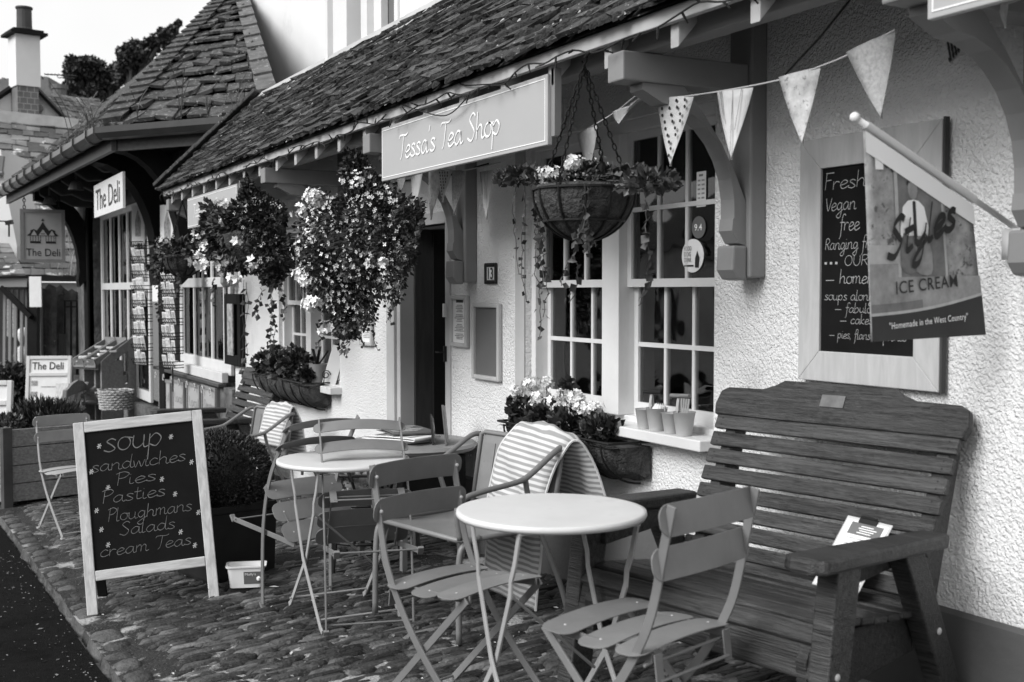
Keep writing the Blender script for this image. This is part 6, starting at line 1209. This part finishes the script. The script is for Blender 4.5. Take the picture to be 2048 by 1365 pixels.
for k in range(10):
    a = 6.283*k/10; b.tube(catmull([(R0*math.cos(a), R0*math.sin(a), .16), ((R0+.02)*math.cos(a+.15), (R0+.02)*math.sin(a+.15), .35), (R1*math.cos(a), R1*math.sin(a), Hh-.03), ((R1+.05)*math.cos(a), (R1+.05)*math.sin(a), Hh), ((R1+.06)*math.cos(a+.1), (R1+.06)*math.sin(a+.1), Hh-.06)], 4), .008, 6)
    if k % 2 == 0: b.tube([(R0*math.cos(a), R0*math.sin(a), .17), (R0*1.1*math.cos(a), R0*1.1*math.sin(a), 0)], .010, 6)
for z, r in ((.16, R0), (.37, R0+.03), (Hh-.04, R1)): b.tube([(r*math.cos(6.283*k/24), r*math.sin(6.283*k/24), z) for k in range(24)], .009, 6, close=True)
obj('scroll_frame', b, m_iron, t); b = MB(); b.lathe([(.0, .18), (R0-.02, .18), (R0+.0, .37), (R1-.03, Hh-.05), (R1-.0, Hh+.01), (R1-.05, Hh-.02), (R0-.06, .25)], n=26, wob=.06); obj('cloth_lining', b, M('patterned_cloth', .30, .9, .9, 22, spots=[(.02, 14, .56, .04), (.6, 18, .62, .04)]), t, smooth=True)
# ice cream tub
p = Vector((-6.02, -1.27, gz(-6.02, -1.27)+.02)); t = thing('ice_cream_tub', 'white plastic ice cream tub standing on the cobbles by the planter', 'tub', tuple(p), math.radians(72)); b = MB()
def rrect(w_, d_, z, r=.02): return [(x*(w_/2-r)+r*math.cos(a), y*(d_/2-r)+r*math.sin(a), z) for x, y, a0 in ((1, 1, 0), (-1, 1, 90), (-1, -1, 180), (1, -1, 270)) for a in [math.radians(a0+i*22.5) for i in range(5)]]
rings = [rrect(.165, .095, 0), rrect(.19, .115, .105), rrect(.205, .128, .106), rrect(.208, .13, .114), rrect(.186, .112, .114), rrect(.162, .09, .006)]; vs = [q for r in rings for q in r]; n = 20
b.add(vs, [(i*n+j, i*n+(j+1) % n, (i+1)*n+(j+1) % n, (i+1)*n+j) for i in range(5) for j in range(n)]+[tuple(range(n-1, -1, -1)), tuple(range(5*n, 6*n))]); obj('tub', b, M('white_plastic', .8, .35, .03), t)
b = MB(); b.add([(-.01, -.0510, .02), (.082, -.0510, .02), (.088, -.0578, .085), (-.012, -.0578, .085)], [(0, 1, 2, 3)]); lb = obj('printed_label', b, m_signgrey, t); l = MB(); font_text(l, "Molly's", (-.005, -.0568, .062), (1, 0, 0), (0, -.1, 1), .055, .018, lift=.002); l.lathe([(.0, 0), (.010, 0), (.012, .012), (.004, .02), (0, .02)], (.065, -.0575, .04), 8); obj('lettering', l, m_letter, lb)
# ================================================================ IN FRONT OF THE DELI
m_crate = M('crate_pine', .19, .7, .25, 6, bump=.1, grain=(1, 6, 6))
Yd = -.55
def dx(px, y=Yd): return wp(px, 700, y).x
def dz(py, px=200, y=Yd): return wp(px, py, y).z
x0, x1, xs_ = dx(147, -.95), dx(210, -.95), dx(205, -.95)
# display stand: local x from its front (facing the street and us) ; built square to the wall
st = thing('crate_display_stand', 'stepped wooden display stand of sloping crates outside the deli', 'display stand'); dpt = 15.4
F0, F1 = dp(147, 766, dpt), dp(205, 766, dpt); B1 = dp(257, 700, dpt+.2); g0 = F0.z-.0
ax_ = _fh*math.cos(math.radians(122))+RIGHT*math.sin(math.radians(122)); wst = .46; F0 = F1-ax_*wst; ay_ = Vector((-ax_.y, ax_.x, 0)); zg = dp(205, 850, dpt).z; k = dpt/FPX; zt1, zf = dp(205, 680, dpt).z, dp(205, 715, dpt).z
q = lambda x, y, z: Vector((F0.x, F0.y, 0))+ax_*x+ay_*y+V(0, 0, z)
def sbox(name, x0, x1, y0, y1, z0, z1, slope=0, mat=m_crate): b = MB(); b.hexa([q(x0, y0, z0), q(x1, y0, z0), q(x1, y1, z0+slope), q(x0, y1, z0+slope), q(x0, y0, z1), q(x1, y0, z1), q(x1, y1, z1+slope), q(x0, y1, z1+slope)]); return obj(name, b, mat, st, bevel=.005)
zA, zB, zC = dp(205, 720, dpt).z, dp(205, 790, dpt).z, zg-.1
for x in (0, wst*.5, wst-.03): sbox('upright', x, x+.03, .05, .34, zC, zA-.02)
b = MB(); hx = wst+.32
side_out = [(0.04, zC), (.62, zC), (.62, zA+.30), (.56, zA+.30), (.0, zA+.02)]
for x in (wst-.02+.001, ): b.prism([q(x, y, z) for y, z in ((-.02, zC), (.10, zC), (.10, zA+.06), (-.02, zA-.02))], ax_*.03); b.prism([q(x, y, z) for y, z in ((.42, zC), (.55, zC), (.55, zA+.32), (.42, zA+.24))], ax_*.03); b.prism([q(x, y, z) for y, z in ((.10, zB-.02), (.42, zB-.02), (.42, zB+.12), (.10, zB+.10))], ax_*.03); b.prism([q(x, y, z) for y, z in ((.10, zA-.07), (.42, zA+.10), (.42, zA+.24), (.10, zA+.06))], ax_*.03)
obj('side_panel', b, m_crate, st, bevel=.004)
for zz in (zA, zB):
    for i in range(2):
        xa, xb = wst*.5*i+.005, wst*.5*(i+1)-.01; b = MB()
        b.hexa([q(xa, -.10, zz-.10), q(xb, -.10, zz-.10), q(xb, .40, zz+.14), q(xa, .40, zz+.14), q(xa, -.10, zz-.08), q(xb, -.10, zz-.08), q(xb, .40, zz+.16), q(xa, .40, zz+.16)])
        b.hexa([q(xa, -.06, zz-.13), q(xb, -.06, zz-.13), q(xb, -.04, zz-.13), q(xa, -.04, zz-.13), q(xa, -.13, zz+.01), q(xb, -.13, zz+.01), q(xb, -.11, zz+.01), q(xa, -.11, zz+.01)])
        for x in (xa, xb-.02): b.hexa([q(x, -.10, zz-.10), q(x+.02, -.10, zz-.10), q(x+.02, .42, zz+.14), q(x, .42, zz+.14), q(x, -.11, zz+.01), q(x+.02, -.11, zz+.01), q(x+.02, .42, zz+.26), q(x, .42, zz+.26)])
        b.hexa([q(xa, .40, zz+.13), q(xb, .40, zz+.13), q(xb, .42, zz+.13), q(xa, .42, zz+.13), q(xa, .40, zz+.28), q(xb, .40, zz+.28), q(xb, .42, zz+.28), q(xa, .42, zz+.28)])
        obj('tray', b, m_crate, st)
lab = ['packet of goods lying in the upper trays of the display stand', 'packet of goods lying in the lower trays of the display stand']
for zi, zz in enumerate((zA, zB)):
    for i in range(2):
        for j in range(5):
            xx = wst*.5*i+.04+random.random()*.22; yy = -.06+j*.085; pk = thing('snack_packet', lab[zi], 'packet', tuple(q(xx, yy, zz-.055+(yy+.1)*.48)), random.uniform(-.4, 1.4), group=lab[zi]); b = MB(); b.bx(-.07, .07, -.045, .045, 0, .02+.02*random.random()); obj('wrapper', b, random.choice((m_paper, m_greyp, m_petal2, m_sign)), pk, bevel=.008); b = MB(); b.bx(-.05, .05, -.03, .0, .041, .042); obj('printed_band', b, m_ink, pk)
# wicker basket, postcards
wbp = dp(233, 818, 14.2); t = thing('wicker_basket', 'round pale wicker basket in front of the display stand', 'basket', tuple(wbp)); R_ = 32*14.2/FPX; b = MB()
for i in range(8):
    z = .01+i*.03; r = R_*(.92+.012*i); b.tube([((r+.012*((k+i) % 2))*math.cos(6.283*k/40), (r+.012*((k+i) % 2))*math.sin(6.283*k/40), z+.004*math.sin(k*.9+i)) for k in range(40)], .014, 5, close=True)
obj('weave', b, M('pale_wicker', .34, .8, .4, 30), t); b = MB(); b.lathe([(R_*.9, 0), (R_*.97, .2), (R_*.95, .2), (R_*.5, .12), (0, .14)], n=24); obj('lining', b, m_greyp, t)
def card_rack(label, px0, px1, py0, py1, dep, rows, top_card):
    c = wp((px0+px1)/2, (py0+py1)/2, dep); k = (c-CAM).dot(FWD)/FPX; W_ = (px1-px0)*k; H_ = (py1-py0)*k; t = thing('postcard_rack', label, 'postcard rack', (c.x, c.y, c.z-H_/2), math.radians(32), group='wire racks of postcards'); b = MB()
    b.tube([(0, .03, -.25), (0, .03, H_+.03)], .008, 6); obj('pole', b, m_iron, t); b = MB(); n = 4
    for r in range(rows):
        z = H_*r/rows; h = H_/rows*.5
        for zz, yy in ((z+.01, -.02), (z+h*.5, -.05), (z+h, -.07)): b.tube([(-W_/2, yy, zz), (W_/2, yy, zz)], .005, 4); b.tube([(-W_/2, yy, zz), (-W_/2, .1, zz)], .005, 4); b.tube([(W_/2, yy, zz), (W_/2, .1, zz)], .005, 4)
        for j in range(7): x = -W_/2+W_*j/6; b.tube([(x, -.02, z+.01), (x, -.07, z+h)], .004, 4)
    obj('wire_frame', b, m_iron, t); R = Matrix.Translation(t.location) @ t.rotation_euler.to_matrix().to_4x4()
    for r in range(rows-(1 if top_card else 0)):
        for j in range(3):
            m = R @ Matrix.Translation((-W_/3+W_/3*j+random.uniform(-.008, .008), -.01, H_*r/rows+.015)) @ Matrix.Rotation(math.radians(10+random.uniform(-5, 5)), 4, 'X') @ Matrix.Rotation(random.uniform(-.06, .06), 4, 'Y')
            o = pcs[random.randrange(4)]; w0, h0 = W_*.33, H_/rows*random.uniform(.85, 1.08)
            pcd = thing('postcard', 'picture postcard standing in the '+('nearer' if 'nearer' in label else 'farther')+' wire rack', 'postcard', group='postcards in the '+('nearer' if 'nearer' in label else 'farther')+' rack'); pcd.matrix_basis = m
            b = MB(); b.bx(-w0/2, w0/2, 0, .004, 0, h0); obj('card', b, m_paper, pcd); b = MB(); b.bx(-w0/2+.008, w0/2-.008, -.002, -.0005, .08*h0, h0*.90); obj('picture', b, o, pcd)
    if top_card:
        o = thing('display_card', 'tall white card clipped on top of the '+('nearer' if 'nearer' in label else 'farther')+' postcard rack', 'card', tuple(R @ V(0, -.02, H_*(rows-.6)/rows)), t.rotation_euler.z-.1); b = MB(); b.bx(-.12, .12, 0, .006, 0, .46); obj('card', b, m_paper, o); b = MB(); b.prism([(-.05, -.002, .08), (.05, -.002, .08), (.055, -.002, .26), (0, -.002, .40), (-.055, -.002, .26)], (0, .0015, 0)); obj('picture', b, m_greyp, o)
    return t
pcs = [M('card_picture_%s' % n, v, .45, .9, s, spots=[(.7, s*1.3, .55, .05), (.03, s*.8, .60, .05)]) for n, v, s in (('meadow', .35, 22), ('shore', .5, 30), ('lane', .28, 40), ('hill', .42, 26))]
card_rack('farther wire postcard rack against the dark post', 265, 296, 470, 732, -.24, 9, True); card_rack('nearer wire postcard rack beside the window', 322, 357, 480, 738, -.24, 9, True)
# local produce boards under the ledge
for (pa, ta, pb, tb, body, sub, l_) in ((320, 755, 343, 757, 'Local', 'meats', 'framed board first of four from the black post under the ledge'), (347, 758, 370, 763, 'Local', 'cheeses', 'framed board second of four from the black post under the ledge'), (376, 764, 402, 768, 'Local', 'Beers', 'framed board third of four from the black post under the ledge'), (406, 769, 434, 775, 'Dunster', 'Mill', 'framed board with a long faint heading, nearest to the wooden bench')):
    a, c = wp(pa, ta, -.06), wp(pb, tb, -.06); W_ = c.x-a.x; H_ = .62; t = thing('produce_board', l_, 'sign', (a.x, -.06, a.z-H_), group='framed produce boards below the deli ledge'); b = MB(); b.bx(0, W_, 0, .03, 0, H_); obj('board', b, m_signgrey, t); b = MB(); q_ = .035
    for r in ((0, q_, 0, H_), (W_-q_, W_, 0, H_), (q_, W_-q_, 0, q_), (q_, W_-q_, H_-q_, H_)): b.bx(r[0], r[1], -.02, 0, r[2], r[3])
    obj('frame', b, m_trim, t); b = MB(); b.bx(q_, W_-q_, -.008, -.001, q_, H_-q_); obj('panel', b, m_sign, t); l = MB(); font_text(l, body, (W_*.16, -.008, H_*.60), (1, 0, 0), (0, 0, 1), W_*.68, H_*.17, lift=.003); font_text(l, sub, (W_*.24, -.008, H_*.33), (1, 0, 0), (0, 0, 1), W_*.5, H_*.13, lift=.003); obj('lettering', l, m_greyp, t)
a, c = wp(437, 588, -.10), wp(470, 735, -.10); t, W_, H_ = framed('dark_notice_case', 'black framed case with a grey sheet at the end of the white wall', 'notice board', (a.x, c.z), (c.x, a.z), .10, m_dark, m_dark, proud=.05); b = MB(); b.bx(W_*.28, W_*.62, -.062, -.05, H_*.14, H_*.86); obj('sheet', b, m_greyp, t)
# deli pavement sign, teak bench, second sign at the edge
def pavement_sign(label, px, dep, W_, H_, rz, lean, full):
    t = thing('pavement_sign', label, 'A-board', tuple(px), rot=(lean, 0, rz)); b = MB(); b.bx(0, W_, 0, .05, 0, H_); obj('panel', b, m_paper, t, bevel=.01); f = MB()
    for r in ((0, .05, 0, H_), (W_-.05, W_, 0, H_), (.05, W_-.05, 0, .05), (.05, W_-.05, H_-.05, H_), (.05, W_-.05, H_*.74, H_*.74+.05)): f.bx(r[0], r[1], -.02, .0, r[2], r[3])
    obj('frame', f, m_table, t, bevel=.006); l = MB()
    if full: font_text(l, 'The Deli', (W_*.13, 0, H_*.825), (1, 0, 0), (0, 0, 1), W_*.70, H_*.095, lift=.004, off=.012)
    for i in range(3):
        for a in range(2): l.bx(W_*.12, W_*.26, -.004, -.002, H_*(.62-.14*i)+.04*a, H_*(.62-.14*i)+.035+.04*a, mi=1)
        l.bx(W_*.34, W_*.8, -.004, -.002, H_*(.60-.14*i), H_*(.60-.14*i)+.012, mi=1)
    obj('lettering', l, [m_ink, m_greyp], t); return t
bq = dp(76, 880, 17.0); bq2 = dp(50, 708, 17.0); pavement_sign('white pavement sign with a black heading and small pictures behind the teak bench', dp(48, 870, 17.2), 17, .64, 1.16, math.radians(62+6), math.radians(-10), True)
pavement_sign('plain white pavement sign cut off by the picture edge', dp(-62, 955, 11.9), 13, .40, .98, math.radians(66), math.radians(-8), False)
tb = thing('teak_bench', 'weathered teak garden bench with a slatted back in front of the deli', 'bench', tuple(dp(75, 905, 15.6)), math.radians(-90+66+4)); k = 15.6/FPX; m = m_teak; Lb = 1.2
tbm = lambda *a: a
bz = tb.location.z
for s in (0, 1):
    x = s*Lb
    b = MB(); b.hexa([(x, .50, 0), (x+.05, .50, 0), (x+.05, .56, 0), (x, .56, 0), (x, .62, .93), (x+.05, .62, .93), (x+.05, .68, .93), (x, .68, .93)]); obj('back_leg', b, m, tb, bevel=.012); b = MB(); b.bx(x, x+.05, 0, .06, 0, .62); obj('front_leg', b, m, tb, bevel=.008)
    b = MB(); b.sweep(catmull([(x+.025, -.06, .60), (x+.025, .02, .635), (x+.025, .2, .63), (x+.025, .45, .655), (x+.025, .60, .67)], 4), [(-.035, -.015), (.035, -.015), (.035, .02), (-.035, .02)], side=(1, 0, 0)); obj('armrest', b, m, tb, bevel=.006)
for i in range(6): b = MB(); b.bx(.0, Lb+.05, .02+i*.085, .09+i*.085, .42, .442); obj('seat_slat', b, m, tb)
b = MB(); b.bx(.05, Lb, .03, .06, .34, .42); obj('apron', b, m, tb)
for i in range(15): x = .07+i*(Lb-.1)/15; b = MB(); b.hexa([(x, .53, .45), (x+.045, .53, .45), (x+.045, .548, .45), (x, .548, .45), (x, .605, .84), (x+.045, .605, .84), (x+.045, .623, .84), (x, .623, .84)]); obj('back_slat', b, m, tb)
b = MB(); b.prism([(.05, .60, .83), (Lb, .60, .83), (Lb, .615, .90), (Lb*.75, .625, .97), (Lb*.5, .63, 1.0), (Lb*.27, .625, .97), (.05, .615, .90)], (0, .035, 0)); obj('top_rail', b, m, tb)
b = MB(); b.bar([dp(122, 815, 15.0), dp(126, 768, 15.1)], .16, .05, side=RIGHT); tag(obj('leaning_plank', b, m_pale), 'rough pale plank leaning behind the teak bench', 'plank')
# the person sitting behind the slats
t = thing('person', 'seated person in a pale top behind the slatted shelter, white hair', 'person', tuple(dp(46, 740, 20.6))); b = MB()
prof = [(.15, -.5), (.20, -.3), (.20, -.05), (.19, .10), (.20, .26), (.16, .36), (.07, .41), (.055, .45), (.06, .48), (.095, .53), (.105, .60), (.09, .68), (.04, .72), (.0, .725)]; b.lathe([(r, z) for r, z in prof], n=18)
b.v = [(x*1.05, y*.75, z) for x, y, z in b.v]
for s in (-1, 1): b.tube(catmull([(s*.17, 0, .30), (s*.23, -.05, .12), (s*.22, -.12, -.05), (s*.10, -.22, -.02)], 4), .05, 8, scale=None)
obj('body', b, M('pale_blouse', .50, .9, .3, 20), t, smooth=True); b = MB(); b.ball((0, .02, .63), .115, 8, sq=(1, 1, 1)); obj('hair', b, m_petal, t, smooth=True)
